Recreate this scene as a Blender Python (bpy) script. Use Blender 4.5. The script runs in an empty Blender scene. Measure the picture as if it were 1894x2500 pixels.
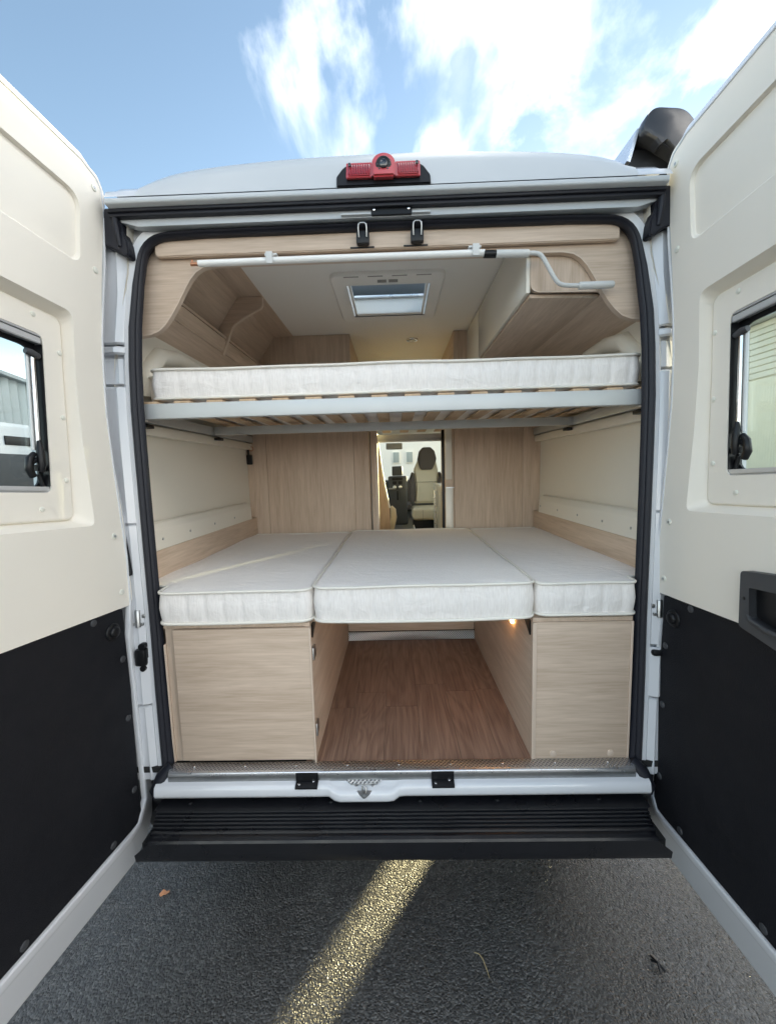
import bpy, bmesh, math, random
from mathutils import Vector, Matrix
random.seed(7)
R = math.radians
sc = bpy.context.scene
COL = sc.collection

# ------------------------------------------------------------------ camera
cam = bpy.data.cameras.new('camera')
camo = bpy.data.objects.new('camera', cam)
COL.objects.link(camo)
yaw, pit, rol = -.0203, -.1056, -.0271
F = Vector((math.sin(yaw)*math.cos(pit), math.cos(yaw)*math.cos(pit), math.sin(pit)))
Rt = Vector((math.cos(yaw), -math.sin(yaw), 0))
Up = Rt.cross(F)
R2 = Rt*math.cos(rol)+Up*math.sin(rol)
U2 = -Rt*math.sin(rol)+Up*math.cos(rol)
m = Matrix((R2, U2, -F)).transposed().to_4x4()
m.translation = Vector((.0116, -1.2786, 1.0224))
camo.matrix_world = m
cam.sensor_fit = 'HORIZONTAL'
cam.sensor_width = 36
cam.lens = 36*957.8/1894
cam.clip_start = .02
cam.clip_end = 2000
sc.camera = camo

# ------------------------------------------------------------------ sun + sky
SUN_EL, SUN_AZ = 5.4, 33.0
sun = bpy.data.lights.new('sun', 'SUN')
sun.energy = 2.0
sun.angle = R(2.2)
sun.color = (1, .86, .47)
suno = bpy.data.objects.new('sun', sun)
COL.objects.link(suno)
S = Vector((math.sin(R(SUN_AZ))*math.cos(R(SUN_EL)), math.cos(R(SUN_AZ))*math.cos(R(SUN_EL)), math.sin(R(SUN_EL))))
suno.rotation_euler = S.to_track_quat('Z', 'Y').to_euler()

w = bpy.data.worlds.new('World')
sc.world = w
w.use_nodes = True
nt = w.node_tree
N, L = nt.nodes, nt.links
for n in list(N): N.remove(n)
out = N.new('ShaderNodeOutputWorld')
bg = N.new('ShaderNodeBackground')
bg.inputs['Strength'].default_value = .15
L.new(bg.outputs[0], out.inputs[0])
sky = N.new('ShaderNodeTexSky')
sky.sky_type = 'NISHITA'
sky.sun_disc = False
sky.sun_elevation = R(SUN_EL)
sky.sun_rotation = R(SUN_AZ)
sky.air_density = 1.0
sky.dust_density = .3
sky.ozone_density = 2.0
def nd(kind, **kw):
    n = N.new(kind)
    for k, v in kw.items(): setattr(n, k, v)
    return n
def mth(op, a, b=None, c=None):
    n = nd('ShaderNodeMath', operation=op)
    for i, v in enumerate((a, b, c)):
        if v is None: continue
        if isinstance(v, (int, float)): n.inputs[i].default_value = v
        else: L.new(v, n.inputs[i])
    return n.outputs[0]
tc = nd('ShaderNodeTexCoord')
sep = nd('ShaderNodeSeparateXYZ')
L.new(tc.outputs['Generated'], sep.inputs[0])
zc = mth('ADD', mth('MAXIMUM', sep.outputs[2], 0.0), .16)
px, py = mth('DIVIDE', sep.outputs[0], zc), mth('DIVIDE', sep.outputs[1], zc)
cmb = nd('ShaderNodeCombineXYZ')
L.new(px, cmb.inputs[0]); L.new(py, cmb.inputs[1])
mp = nd('ShaderNodeMapping')
mp.inputs['Location'].default_value = (4.2, 4.7, 0)
mp.inputs['Rotation'].default_value = (0, 0, R(32))
mp.inputs['Scale'].default_value = (1.25, .8, 1)
L.new(cmb.outputs[0], mp.inputs[0])
nz = nd('ShaderNodeTexNoise')
nz.inputs['Scale'].default_value = 1.35
nz.inputs['Detail'].default_value = 9
nz.inputs['Roughness'].default_value = .56
nz.inputs['Distortion'].default_value = .35
L.new(mp.outputs[0], nz.inputs['Vector'])
cov = mth('ADD', nz.outputs[0], mth('MULTIPLY', mth('MAXIMUM', mth('MINIMUM', px, 1.2), -1.2), .065))
rmp = nd('ShaderNodeValToRGB')
rmp.color_ramp.elements[0].position = .485
rmp.color_ramp.elements[0].color = (0, 0, 0, 1)
rmp.color_ramp.elements[1].position = .84
rmp.color_ramp.elements[1].color = (1, 1, 1, 1)
L.new(cov, rmp.inputs[0])
# cloud brightness varies a little inside
nz2 = nd('ShaderNodeTexNoise')
nz2.inputs['Scale'].default_value = 3.2
nz2.inputs['Detail'].default_value = 5
L.new(mp.outputs[0], nz2.inputs['Vector'])
cl = nd('ShaderNodeMix', data_type='RGBA')
L.new(mth('MULTIPLY_ADD', nz2.outputs[0], 3.2, -1.05), cl.inputs[0])
cl.inputs[6].default_value = (1.0, 1.05, 1.15, 1)
cl.inputs[7].default_value = (10.5, 10.0, 9.3, 1)
sk = nd('ShaderNodeMix', data_type='RGBA', blend_type='MULTIPLY')
sk.inputs[0].default_value = 1
L.new(sky.outputs[0], sk.inputs[6])
sk.inputs[7].default_value = (.455, .385, .35, 1)
mx = nd('ShaderNodeMix', data_type='RGBA')
L.new(mth('MULTIPLY', mth('POWER', rmp.outputs[0], 1.35), .97), mx.inputs[0])
L.new(sk.outputs[2], mx.inputs[6])
L.new(cl.outputs[2], mx.inputs[7])
hz = nd('ShaderNodeMix', data_type='RGBA')
hzf = nd('ShaderNodeMapRange', interpolation_type='SMOOTHSTEP')
L.new(sep.outputs[2], hzf.inputs[0])
hzf.inputs[1].default_value = .0; hzf.inputs[2].default_value = .30
hzf.inputs[3].default_value = .8; hzf.inputs[4].default_value = .0
L.new(hzf.outputs[0], hz.inputs[0])
L.new(mx.outputs[2], hz.inputs[6])
hz.inputs[7].default_value = (2.6, 2.55, 2.5, 1)
L.new(hz.outputs[2], bg.inputs[0])

sc.view_settings.view_transform = 'Standard'
sc.view_settings.look = 'None'
sc.view_settings.exposure = 3.5
sc.view_settings.gamma = 1
sc.view_settings.use_curve_mapping = False
sc.cycles.max_bounces = 10
sc.cycles.diffuse_bounces = 6
sc.cycles.transparent_max_bounces = 12
sc.cycles.caustics_reflective = False
sc.cycles.caustics_refractive = False
sc.cycles.sample_clamp_indirect = 6
sc.cycles.sample_clamp_direct = 4

# ------------------------------------------------------------------ materials
def mat(name, col, rough=.5, metal=0., spec=.5, coat=0., emit=None, es=0., noise=0., nscale=20., bump=0., bscale=120., trans=0., ior=1.45, rvar=0.):
    mt = bpy.data.materials.new(name)
    mt.use_nodes = True
    n, l = mt.node_tree.nodes, mt.node_tree.links
    b = n['Principled BSDF']
    b.inputs['Base Color'].default_value = (*col, 1)
    b.inputs['Roughness'].default_value = rough
    b.inputs['Metallic'].default_value = metal
    b.inputs['Specular IOR Level'].default_value = spec
    b.inputs['Coat Weight'].default_value = coat
    b.inputs['Coat Roughness'].default_value = .08
    b.inputs['Transmission Weight'].default_value = trans
    b.inputs['IOR'].default_value = ior
    if emit:
        b.inputs['Emission Color'].default_value = (*emit, 1)
        b.inputs['Emission Strength'].default_value = es
    t = n.new('ShaderNodeTexCoord')
    if noise or rvar:
        z = n.new('ShaderNodeTexNoise')
        z.inputs['Scale'].default_value = nscale
        z.inputs['Detail'].default_value = 6
        l.new(t.outputs['Object'], z.inputs['Vector'])
        if noise:
            mr = n.new('ShaderNodeMix'); mr.data_type = 'RGBA'
            mr.inputs[6].default_value = (*[c*(1-noise) for c in col], 1)
            mr.inputs[7].default_value = (*[min(1, c*(1+noise)) for c in col], 1)
            l.new(z.outputs[0], mr.inputs[0]); l.new(mr.outputs[2], b.inputs['Base Color'])
        if rvar:
            q = n.new('ShaderNodeMapRange')
            q.inputs[1].default_value = .3; q.inputs[2].default_value = .7
            q.inputs[3].default_value = rough-rvar; q.inputs[4].default_value = rough+rvar
            l.new(z.outputs[0], q.inputs[0]); l.new(q.outputs[0], b.inputs['Roughness'])
    if bump:
        z = n.new('ShaderNodeTexNoise')
        z.inputs['Scale'].default_value = bscale
        z.inputs['Detail'].default_value = 3
        l.new(t.outputs['Object'], z.inputs['Vector'])
        q = n.new('ShaderNodeBump')
        q.inputs['Strength'].default_value = bump
        q.inputs['Distance'].default_value = .002
        l.new(z.outputs[0], q.inputs['Height']); l.new(q.outputs[0], b.inputs['Normal'])
    return mt

def wood(name, axis, dark, light, rough=.5, fine=1., rings=0.):
    """laminate: stretched noise along one axis plus optional cathedral rings"""
    mt = bpy.data.materials.new(name)
    mt.use_nodes = True
    n, l = mt.node_tree.nodes, mt.node_tree.links
    b = n['Principled BSDF']
    b.inputs['Roughness'].default_value = rough
    b.inputs['Specular IOR Level'].default_value = .35
    t = n.new('ShaderNodeTexCoord')
    info = n.new('ShaderNodeObjectInfo')
    off = n.new('ShaderNodeVectorMath'); off.operation = 'SCALE'
    off.inputs[0].default_value = (7.3, 5.1, 3.7)
    l.new(info.outputs['Random'], off.inputs['Scale'])
    add = n.new('ShaderNodeVectorMath'); add.operation = 'ADD'
    l.new(t.outputs['Object'], add.inputs[0]); l.new(off.outputs[0], add.inputs[1])
    def stretched(a, c):
        mpg = n.new('ShaderNodeMapping')
        s = [c, c, c]; s[axis] = a
        mpg.inputs['Scale'].default_value = s
        l.new(add.outputs[0], mpg.inputs[0])
        return mpg.outputs[0]
    z1 = n.new('ShaderNodeTexNoise'); z1.inputs['Scale'].default_value = 1
    z1.inputs['Detail'].default_value = 5; z1.inputs['Roughness'].default_value = .65
    z1.inputs['Distortion'].default_value = .6
    l.new(stretched(2.2, 26*fine), z1.inputs['Vector'])
    z2 = n.new('ShaderNodeTexNoise'); z2.inputs['Scale'].default_value = 1
    z2.inputs['Detail'].default_value = 3
    l.new(stretched(9, 190*fine), z2.inputs['Vector'])
    z3 = n.new('ShaderNodeTexNoise'); z3.inputs['Scale'].default_value = 1
    z3.inputs['Detail'].default_value = 2; z3.inputs['Distortion'].default_value = .8
    l.new(stretched(1.1, 6), z3.inputs['Vector'])
    a1 = n.new('ShaderNodeMath'); a1.operation = 'MULTIPLY_ADD'
    l.new(z1.outputs[0], a1.inputs[0]); a1.inputs[1].default_value = .62
    m2 = n.new('ShaderNodeMath'); m2.operation = 'MULTIPLY'
    l.new(z2.outputs[0], m2.inputs[0]); m2.inputs[1].default_value = .38
    l.new(m2.outputs[0], a1.inputs[2])
    src = a1.outputs[0]
    if rings:
        # contour lines of a slow noise give the flame figure of flat-sawn boards
        fr = n.new('ShaderNodeMath'); fr.operation = 'MULTIPLY'
        l.new(z3.outputs[0], fr.inputs[0]); fr.inputs[1].default_value = 85
        sn = n.new('ShaderNodeMath'); sn.operation = 'SINE'
        l.new(fr.outputs[0], sn.inputs[0])
        ab = n.new('ShaderNodeMath'); ab.operation = 'MULTIPLY_ADD'
        l.new(sn.outputs[0], ab.inputs[0]); ab.inputs[1].default_value = rings
        l.new(src, ab.inputs[2])
        src = ab.outputs[0]
    r = n.new('ShaderNodeValToRGB')
    r.color_ramp.elements[0].position = .30; r.color_ramp.elements[0].color = (*dark, 1)
    r.color_ramp.elements[1].position = .66; r.color_ramp.elements[1].color = (*light, 1)
    l.new(src, r.inputs[0])
    l.new(r.outputs[0], b.inputs['Base Color'])
    q = n.new('ShaderNodeBump'); q.inputs['Strength'].default_value = .12; q.inputs['Distance'].default_value = .001
    l.new(z2.outputs[0], q.inputs['Height']); l.new(q.outputs[0], b.inputs['Normal'])
    return mt

WD, WL = (.45, .34, .25), (.66, .53, .42)
M = {}
M['wood_x'] = wood('laminate_grain_x', 0, WD, WL)
M['wood_y'] = wood('laminate_grain_y', 1, WD, WL)
M['wood_z'] = wood('laminate_grain_z', 2, WD, WL)
M['floor_wood'] = wood('floor_plank', 1, (.185, .11, .08), (.40, .265, .19), rough=.42, fine=2.2, rings=.055)
M['slat'] = wood('slat_wood', 1, (.42, .28, .17), (.62, .46, .31))
M['edge'] = mat('edge_banding', (.62, .5, .4), .45, noise=.05)
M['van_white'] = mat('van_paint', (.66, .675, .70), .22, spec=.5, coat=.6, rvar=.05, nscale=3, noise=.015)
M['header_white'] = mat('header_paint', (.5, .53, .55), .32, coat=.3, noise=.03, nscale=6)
M['cream'] = mat('cream_trim', (.84, .795, .71), .55, spec=.3, noise=.02, nscale=5, bump=.35, bscale=900)
M['cream_plug'] = mat('cream_plug', (.74, .735, .66), .4)
M['black_trim'] = mat('black_trim', (.010, .0105, .0135), .6, spec=.25, noise=.12, nscale=9, bump=.9, bscale=380, rvar=.09)
M['black_plastic'] = mat('black_plastic', (.007, .0075, .009), .38, spec=.4)
M['grey_plastic'] = mat('dark_grey_plastic', (.055, .057, .062), .5, bump=.2, bscale=500)
M['awning_dark'] = mat('awning_anthracite', (.022, .023, .027), .35, coat=.3, bump=.15, bscale=300)
M['rubber'] = mat('rubber', (.015, .016, .023), .5, spec=.4, noise=.2, nscale=40)
M['bumper'] = mat('bumper_plastic', (.008, .0085, .011), .33, spec=.5, noise=.3, nscale=14, rvar=.09)
M['alu'] = mat('aluminium', (.72, .73, .75), .3, metal=1, rvar=.06, nscale=30)
M['alu_matt'] = mat('painted_alu_profile', (.56, .58, .58), .42, metal=.25, rvar=.05, nscale=12, noise=.03)
M['rail'] = mat('anodised_rail', (.62, .63, .64), .35, metal=.35)
M['zinc'] = mat('zinc', (.45, .46, .46), .36, metal=1, noise=.15, nscale=60)
M['chrome'] = mat('chrome', (.8, .8, .8), .12, metal=1)
M['brass'] = mat('copper_tip', (.5, .25, .15), .35, metal=1)
M['red'] = mat('red_lens', (.30, .006, .012), .12, spec=.6, coat=.8, noise=.35, nscale=55)
M['red_rim'] = mat('red_lens_rim', (.50, .06, .07), .1, spec=.6, coat=1)
M['lens'] = mat('camera_lens', (.01, .01, .015), .08, coat=1)
M['white_plastic'] = mat('white_plastic', (.84, .84, .82), .4)
M['grip'] = mat('grey_grip', (.60, .61, .60), .45)
M['ceiling'] = mat('ceiling_board', (.85, .83, .79), .6, noise=.02, nscale=3, bump=.15, bscale=400)
M['wall'] = mat('wall_board', (.76, .72, .63), .65, noise=.03, nscale=4, bump=.3, bscale=500)
M['locker'] = mat('locker_door_gloss', (.72, .685, .60), .22, coat=.4)
M['screen_grey'] = mat('hatch_grey', (.3, .29, .27), .6)
M['seat_cream'] = mat('seat_cream_leather', (.62, .56, .42), .45, bump=.25, bscale=200)
M['seat_grey'] = mat('seat_taupe_fabric', (.10, .085, .075), .7, bump=.3, bscale=300)
M['dash'] = mat('dash_plastic', (.07, .072, .075), .5)
M['floor_mat'] = mat('dark_cab_floor', (.02, .02, .02), .8)
M['mdf'] = mat('lamp_glow', (1, .6, .25), .5, emit=(1, .52, .18), es=3)
M['skin_under'] = mat('underbody', (.02, .02, .02), .7)
M['tyre'] = mat('tyre_rubber', (.018, .018, .018), .75)
M['leaf'] = mat('dry_leaf', (.55, .26, .13), .6, noise=.3, nscale=60)
M['twig'] = mat('dry_stem', (.32, .26, .14), .7)
M['frost'] = mat('hatch_blind', (.70, .71, .70), .5, noise=.03, nscale=4)

# thin clear panes: part mirror, part see-through
def glass(name, tint, rough=.0, f=.12):
    mt = bpy.data.materials.new(name); mt.use_nodes = True
    n, l = mt.node_tree.nodes, mt.node_tree.links
    o = n['Material Output']; n.remove(n['Principled BSDF'])
    a = n.new('ShaderNodeBsdfTransparent'); a.inputs[0].default_value = (*tint, 1)
    g = n.new('ShaderNodeBsdfGlossy'); g.inputs['Roughness'].default_value = rough
    lw = n.new('ShaderNodeLayerWeight'); lw.inputs[0].default_value = .5
    pw = n.new('ShaderNodeMath'); pw.operation = 'POWER'; pw.inputs[1].default_value = 4.5
    l.new(lw.outputs['Facing'], pw.inputs[0])
    fr = n.new('ShaderNodeMath'); fr.operation = 'MULTIPLY_ADD'; fr.inputs[1].default_value = .9; fr.inputs[2].default_value = .04
    l.new(pw.outputs[0], fr.inputs[0])
    mxs = n.new('ShaderNodeMixShader')
    l.new(fr.outputs[0], mxs.inputs[0]); l.new(a.outputs[0], mxs.inputs[1]); l.new(g.outputs[0], mxs.inputs[2])
    l.new(mxs.outputs[0], o.inputs[0])
    return mt
M['glass'] = glass('acrylic_pane', (.90, .95, .95))
M['wind'] = glass('windscreen_glass', (.93, .96, .95))

def fabric():
    mt = bpy.data.materials.new('mattress_ticking'); mt.use_nodes = True
    n, l = mt.node_tree.nodes, mt.node_tree.links
    b = n['Principled BSDF']
    b.inputs['Roughness'].default_value = .8
    b.inputs['Specular IOR Level'].default_value = .2
    b.inputs['Sheen Weight'].default_value = .15
    t = n.new('ShaderNodeTexCoord')
    # knitted wave relief
    mpg = n.new('ShaderNodeMapping'); mpg.inputs['Scale'].default_value = (7, 16, 10)
    mpg.inputs['Rotation'].default_value = (0, 0, .35)
    l.new(t.outputs['Object'], mpg.inputs[0])
    z = n.new('ShaderNodeTexNoise'); z.inputs['Scale'].default_value = 1.3
    z.inputs['Detail'].default_value = 4; z.inputs['Distortion'].default_value = 2.2
    l.new(mpg.outputs[0], z.inputs['Vector'])
    z2 = n.new('ShaderNodeTexNoise'); z2.inputs['Scale'].default_value = 420
    l.new(t.outputs['Object'], z2.inputs['Vector'])
    # slubs: short darker threads running up the sides
    mp2 = n.new('ShaderNodeMapping'); mp2.inputs['Scale'].default_value = (260, 260, 22)
    l.new(t.outputs['Object'], mp2.inputs[0])
    z3 = n.new('ShaderNodeTexNoise'); z3.inputs['Scale'].default_value = 1; z3.inputs['Detail'].default_value = 3
    l.new(mp2.outputs[0], z3.inputs['Vector'])
    r = n.new('ShaderNodeValToRGB')
    r.color_ramp.elements[0].position = .25; r.color_ramp.elements[0].color = (.78, .74, .705, 1)
    r.color_ramp.elements[1].position = .62; r.color_ramp.elements[1].color = (.88, .845, .81, 1)
    l.new(z3.outputs[0], r.inputs[0])
    l.new(r.outputs[0], b.inputs['Base Color'])
    q = n.new('ShaderNodeBump'); q.inputs['Strength'].default_value = .5; q.inputs['Distance'].default_value = .008
    l.new(z.outputs[0], q.inputs['Height'])
    q2 = n.new('ShaderNodeBump'); q2.inputs['Strength'].default_value = .25; q2.inputs['Distance'].default_value = .001
    l.new(z2.outputs[0], q2.inputs['Height']); l.new(q.outputs[0], q2.inputs['Normal'])
    l.new(q2.outputs[0], b.inputs['Normal'])
    return mt
M['fabric'] = fabric()
M['piping'] = mat('mattress_piping', (.78, .75, .68), .6, bump=.3, bscale=600)

def tread(vert=False):
    mt = mat('chequer_plate', (.62, .62, .63), .28, metal=1)
    n, l = mt.node_tree.nodes, mt.node_tree.links
    b = n['Principled BSDF']
    t = n.new('ShaderNodeTexCoord')
    hs = []
    for a in (45, -45):
        mpg = n.new('ShaderNodeMapping'); mpg.inputs['Rotation'].default_value = (0, R(a), 0) if vert else (0, 0, R(a))
        l.new(t.outputs['Object'], mpg.inputs[0])
        v = n.new('ShaderNodeTexWave'); v.inputs['Scale'].default_value = 32
        l.new(mpg.outputs[0], v.inputs['Vector']); hs.append(v.outputs['Fac'])
    mm = n.new('ShaderNodeMath'); mm.operation = 'MAXIMUM'
    l.new(hs[0], mm.inputs[0]); l.new(hs[1], mm.inputs[1])
    q = n.new('ShaderNodeBump'); q.inputs['Strength'].default_value = .9; q.inputs['Distance'].default_value = .003
    l.new(mm.outputs[0], q.inputs['Height']); l.new(q.outputs[0], b.inputs['Normal'])
    r = n.new('ShaderNodeValToRGB')
    r.color_ramp.elements[0].position = .55; r.color_ramp.elements[0].color = (.30, .30, .31, 1)
    r.color_ramp.elements[1].position = .95; r.color_ramp.elements[1].color = (.75, .75, .76, 1)
    l.new(mm.outputs[0], r.inputs[0]); l.new(r.outputs[0], b.inputs['Base Color'])
    return mt
M['tread'] = tread()
M['tread_v'] = tread(True)

def asphalt():
    mt = bpy.data.materials.new('wet_asphalt'); mt.use_nodes = True
    n, l = mt.node_tree.nodes, mt.node_tree.links
    b = n['Principled BSDF']
    t = n.new('ShaderNodeTexCoord')
    def M_(op, a, b2=None, c=None):
        q = n.new('ShaderNodeMath'); q.operation = op
        for i, v in enumerate((a, b2, c)):
            if v is None: continue
            if isinstance(v, (int, float)): q.inputs[i].default_value = v
            else: l.new(v, q.inputs[i])
        return q.outputs[0]
    wn = n.new('ShaderNodeTexNoise'); wn.inputs['Scale'].default_value = 90; wn.inputs['Detail'].default_value = 2
    l.new(t.outputs['Object'], wn.inputs['Vector'])
    wm = n.new('ShaderNodeVectorMath'); wm.operation = 'MULTIPLY_ADD'
    l.new(wn.outputs['Color'], wm.inputs[0]); wm.inputs[1].default_value = (.008, .008, .008)
    l.new(t.outputs['Object'], wm.inputs[2])
    def vor(sc_):
        v = n.new('ShaderNodeTexVoronoi'); v.inputs['Scale'].default_value = sc_
        l.new(wm.outputs[0], v.inputs['Vector'])
        sp_ = n.new('ShaderNodeSeparateColor'); l.new(v.outputs['Color'], sp_.inputs[0])
        return v.outputs['Distance'], sp_.outputs[0], sp_.outputs[1]
    d1, r1, g1 = vor(150)
    d2, r2, g2 = vor(330)
    big = n.new('ShaderNodeTexNoise'); big.inputs['Scale'].default_value = 2.4; big.inputs['Detail'].default_value = 7
    big.inputs['Roughness'].default_value = .6
    l.new(t.outputs['Object'], big.inputs['Vector'])
    # height: stones of different height with gaps between
    h1 = M_('MULTIPLY', M_('SUBTRACT', .62, d1), M_('ADD', M_('MULTIPLY', r1, 1.1), .25))
    h2 = M_('MULTIPLY', M_('SUBTRACT', .6, d2), M_('ADD', M_('MULTIPLY', r2, .6), .1))
    h = M_('ADD', h1, M_('MULTIPLY', h2, .45))
    u = n.new('ShaderNodeBump'); u.inputs['Strength'].default_value = 1.0; u.inputs['Distance'].default_value = .0048
    l.new(h, u.inputs['Height']); l.new(u.outputs[0], b.inputs['Normal'])
    r = n.new('ShaderNodeValToRGB')
    r.color_ramp.elements[0].position = .0; r.color_ramp.elements[0].color = (.038, .037, .036, 1)
    r.color_ramp.elements[1].position = 1.; r.color_ramp.elements[1].color = (.19, .185, .175, 1)
    e = r.color_ramp.elements.new(.6); e.color = (.088, .087, .084, 1)
    l.new(M_('ADD', M_('MULTIPLY', g1, .75), M_('MULTIPLY', M_('SUBTRACT', big.outputs[0], .5), .8)), r.inputs[0])
    l.new(r.outputs[0], b.inputs['Base Color'])
    q = n.new('ShaderNodeMapRange'); q.inputs[1].default_value = .38; q.inputs[2].default_value = .62
    q.inputs[3].default_value = .24; q.inputs[4].default_value = .42
    l.new(big.outputs[0], q.inputs[0])
    l.new(M_('ADD', q.outputs[0], M_('MULTIPLY', g2, .14)), b.inputs['Roughness'])
    b.inputs['Specular IOR Level'].default_value = .5
    return mt
M['asphalt'] = asphalt()

# ------------------------------------------------------------------ geometry helpers
def empty(name, label=None, cat=None, loc=(0, 0, 0), group=None):
    o = bpy.data.objects.new(name, None)
    o.empty_display_size = .1
    COL.objects.link(o); o.location = loc
    if label: o['label'] = label
    if cat: o['category'] = cat
    if group: o['group'] = group
    return o
def put(name, me, mt, parent=None, label=None):
    o = bpy.data.objects.new(name, me)
    COL.objects.link(o)
    if mt is not None and not me.materials: me.materials.append(M[mt])
    if parent is not None:
        o.parent = parent
        p = parent; mw = Matrix()
        chain = []
        while p is not None: chain.append(p); p = p.parent
        for c in reversed(chain): mw = mw @ c.matrix_parent_inverse @ Matrix.LocRotScale(c.location, c.rotation_euler, c.scale)
        o.matrix_parent_inverse = mw.inverted()
    if label: o['label'] = label
    return o
def thing(o, label, cat, group=None):
    o['label'] = label; o['category'] = cat
    if group: o['group'] = group
    return o
def finish(bm, name, mt, parent, ang=38, label=None, recalc=True):
    if recalc: bmesh.ops.recalc_face_normals(bm, faces=bm.faces)
    me = bpy.data.meshes.new(name)
    bm.to_mesh(me); bm.free()
    for p in me.polygons: p.use_smooth = True
    me.set_sharp_from_angle(angle=R(ang))
    return put(name, me, mt, parent, label)
def addbox(bm, x, y, z, bev=0, seg=2, f=None):
    r = bmesh.ops.create_cube(bm, size=1)
    vs = r['verts']
    for v in vs:
        v.co = Vector((x[0]+(v.co.x+.5)*(x[1]-x[0]), y[0]+(v.co.y+.5)*(y[1]-y[0]), z[0]+(v.co.z+.5)*(z[1]-z[0])))
    if bev:
        es = list({e for v in vs for e in v.link_edges})
        rr = bmesh.ops.bevel(bm, geom=es, offset=bev, segments=seg, affect='EDGES', profile=.6)
        vs = list({v for fc in rr['faces'] for v in fc.verts} | {v for v in vs if v.is_valid})
    if f:
        for v in vs: v.co = f(v.co)
def box(name, mt, parent, x, y, z, bev=0, seg=2, f=None, label=None):
    bm = bmesh.new(); addbox(bm, x, y, z, bev, seg, f)
    return finish(bm, name, mt, parent, label=label)
def rpoly(pts, rad=0, n=5):
    """polygon with rounded corners; rad a number or one per corner; pts may carry (x, y, r)"""
    o = []; k = len(pts)
    for i in range(k):
        p = Vector(pts[i][:2]); a = Vector(pts[i-1][:2]); b = Vector(pts[(i+1) % k][:2])
        r = pts[i][2] if len(pts[i]) > 2 else rad
        if r <= 0:
            o += [(p.x, p.y)]*(1); continue
        da, db = (a-p), (b-p)
        la, lb = da.length, db.length
        da.normalize(); db.normalize()
        ang = da.angle(db)
        t = min(r/math.tan(ang/2), la*.49, lb*.49)
        p0, p1 = p+da*t, p+db*t
        for j in range(n+1):
            s = j/n
            q = p0*(1-s)**2+p*2*s*(1-s)+p1*s*s
            # pull the parabola a bit towards a true arc
            o.append((q.x, q.y))
    return o
def loft(name, mt, parent, rings, cap=(True, True), closed=True, ang=38, label=None, bm=None):
    own = bm is None
    if own: bm = bmesh.new()
    vr = [[bm.verts.new(p) for p in r] for r in rings]
    n = len(rings[0])
    for a, b in zip(vr, vr[1:]):
        for i in range(n if closed else n-1):
            j = (i+1) % n
            try: bm.faces.new((a[i], a[j], b[j], b[i]))
            except ValueError: pass
    if cap[0]: bm.faces.new(list(reversed(vr[0])))
    if cap[1]: bm.faces.new(vr[-1])
    if own: return finish(bm, name, mt, parent, ang, label)
def tube(name, mt, parent, pts, r, seg=12, closed=False, label=None, bm=None, ell=None):
    own = bm is None
    if own: bm = bmesh.new()
    pts = [Vector(p) for p in pts]; k = len(pts); rings = []
    rr = r if isinstance(r, (list, tuple)) else [r]*k
    nrm = None
    for i, p in enumerate(pts):
        a = pts[i-1] if (i or closed) else p
        b = pts[(i+1) % k] if (i < k-1 or closed) else p
        d = (b-a).normalized()
        if nrm is None:
            nrm = d.orthogonal().normalized()
        nrm = (nrm-d*nrm.dot(d)).normalized()
        bi = d.cross(nrm)
        rings.append([p+(nrm*math.cos(t)+bi*math.sin(t))*rr[i] for t in [2*math.pi*j/seg for j in range(seg)]])
    if closed: rings.append(rings[0])
    if closed:
        vr = [[bm.verts.new(p) for p in q] for q in rings[:-1]]
        for i in range(k):
            a, b = vr[i], vr[(i+1) % k]
            for j in range(seg):
                bm.faces.new((a[j], a[(j+1) % seg], b[(j+1) % seg], b[j]))
    else: loft('', None, None, rings, bm=bm)
    if own: return finish(bm, name, mt, parent, 60, label)
def cyl(name, mt, parent, c, axis, r, h, seg=20, bev=.15, label=None, bm=None):
    """disc/cylinder from c along axis for h with a soft rim"""
    ax = Vector(axis).normalized(); c = Vector(c)
    b = min(r*bev, abs(h)*.45)
    return tube(name, mt, parent, [c, c+ax*(h-b), c+ax*(h-b*.4), c+ax*h], [r, r, r-b*.35, r-b], seg, label=label, bm=bm)
def plate(name, mt, parent, outer, holes, w0, w1, f, label=None, ang=38, side=True, back=True, mats=None):
    """flat plate with holes, between depths w0 and w1, mapped to space with f(u,v,w)"""
    bm = bmesh.new()
    def face(w):
        es = []; loops = []
        for lp in [outer]+holes:
            vs = [bm.verts.new((u, v, w)) for u, v in lp]
            loops.append(vs)
            for i in range(len(vs)): es.append(bm.edges.new((vs[i], vs[(i+1) % len(vs)])))
        bmesh.ops.triangle_fill(bm, edges=es, use_beauty=True, use_dissolve=False)
        return loops
    a = face(w0)
    b = face(w1) if back else [[bm.verts.new((v.co.x, v.co.y, w1)) for v in lp] for lp in a]
    if side:
        for la, lb in zip(a, b):
            for i in range(len(la)):
                j = (i+1) % len(la)
                bm.faces.new((la[i], la[j], lb[j], lb[i]))
    bmesh.ops.recalc_face_normals(bm, faces=bm.faces)
    for v in bm.verts: v.co = f(*v.co)
    return finish(bm, name, mt, parent, ang, label)
def prism(name, mt, parent, poly, w0, w1, f, bev=0, label=None):
    bm = bmesh.new()
    loft('', None, None, [[(u, v, w0) for u, v in poly], [(u, v, w1) for u, v in poly]], bm=bm)
    bmesh.ops.recalc_face_normals(bm, faces=bm.faces)
    if bev:
        es = [e for e in bm.edges if len(e.link_faces) == 2 and e.calc_face_angle(0) > R(50)]
        bmesh.ops.bevel(bm, geom=es, offset=bev, segments=2, affect='EDGES')
    for v in bm.verts: v.co = f(*v.co)
    return finish(bm, name, mt, parent, label=label)
XZ = lambda u, v, w: Vector((u, w, v))       # plate facing the camera
XY = lambda u, v, w: Vector((u, v, w))
YZ = lambda u, v, w: Vector((w, u, v))
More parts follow.
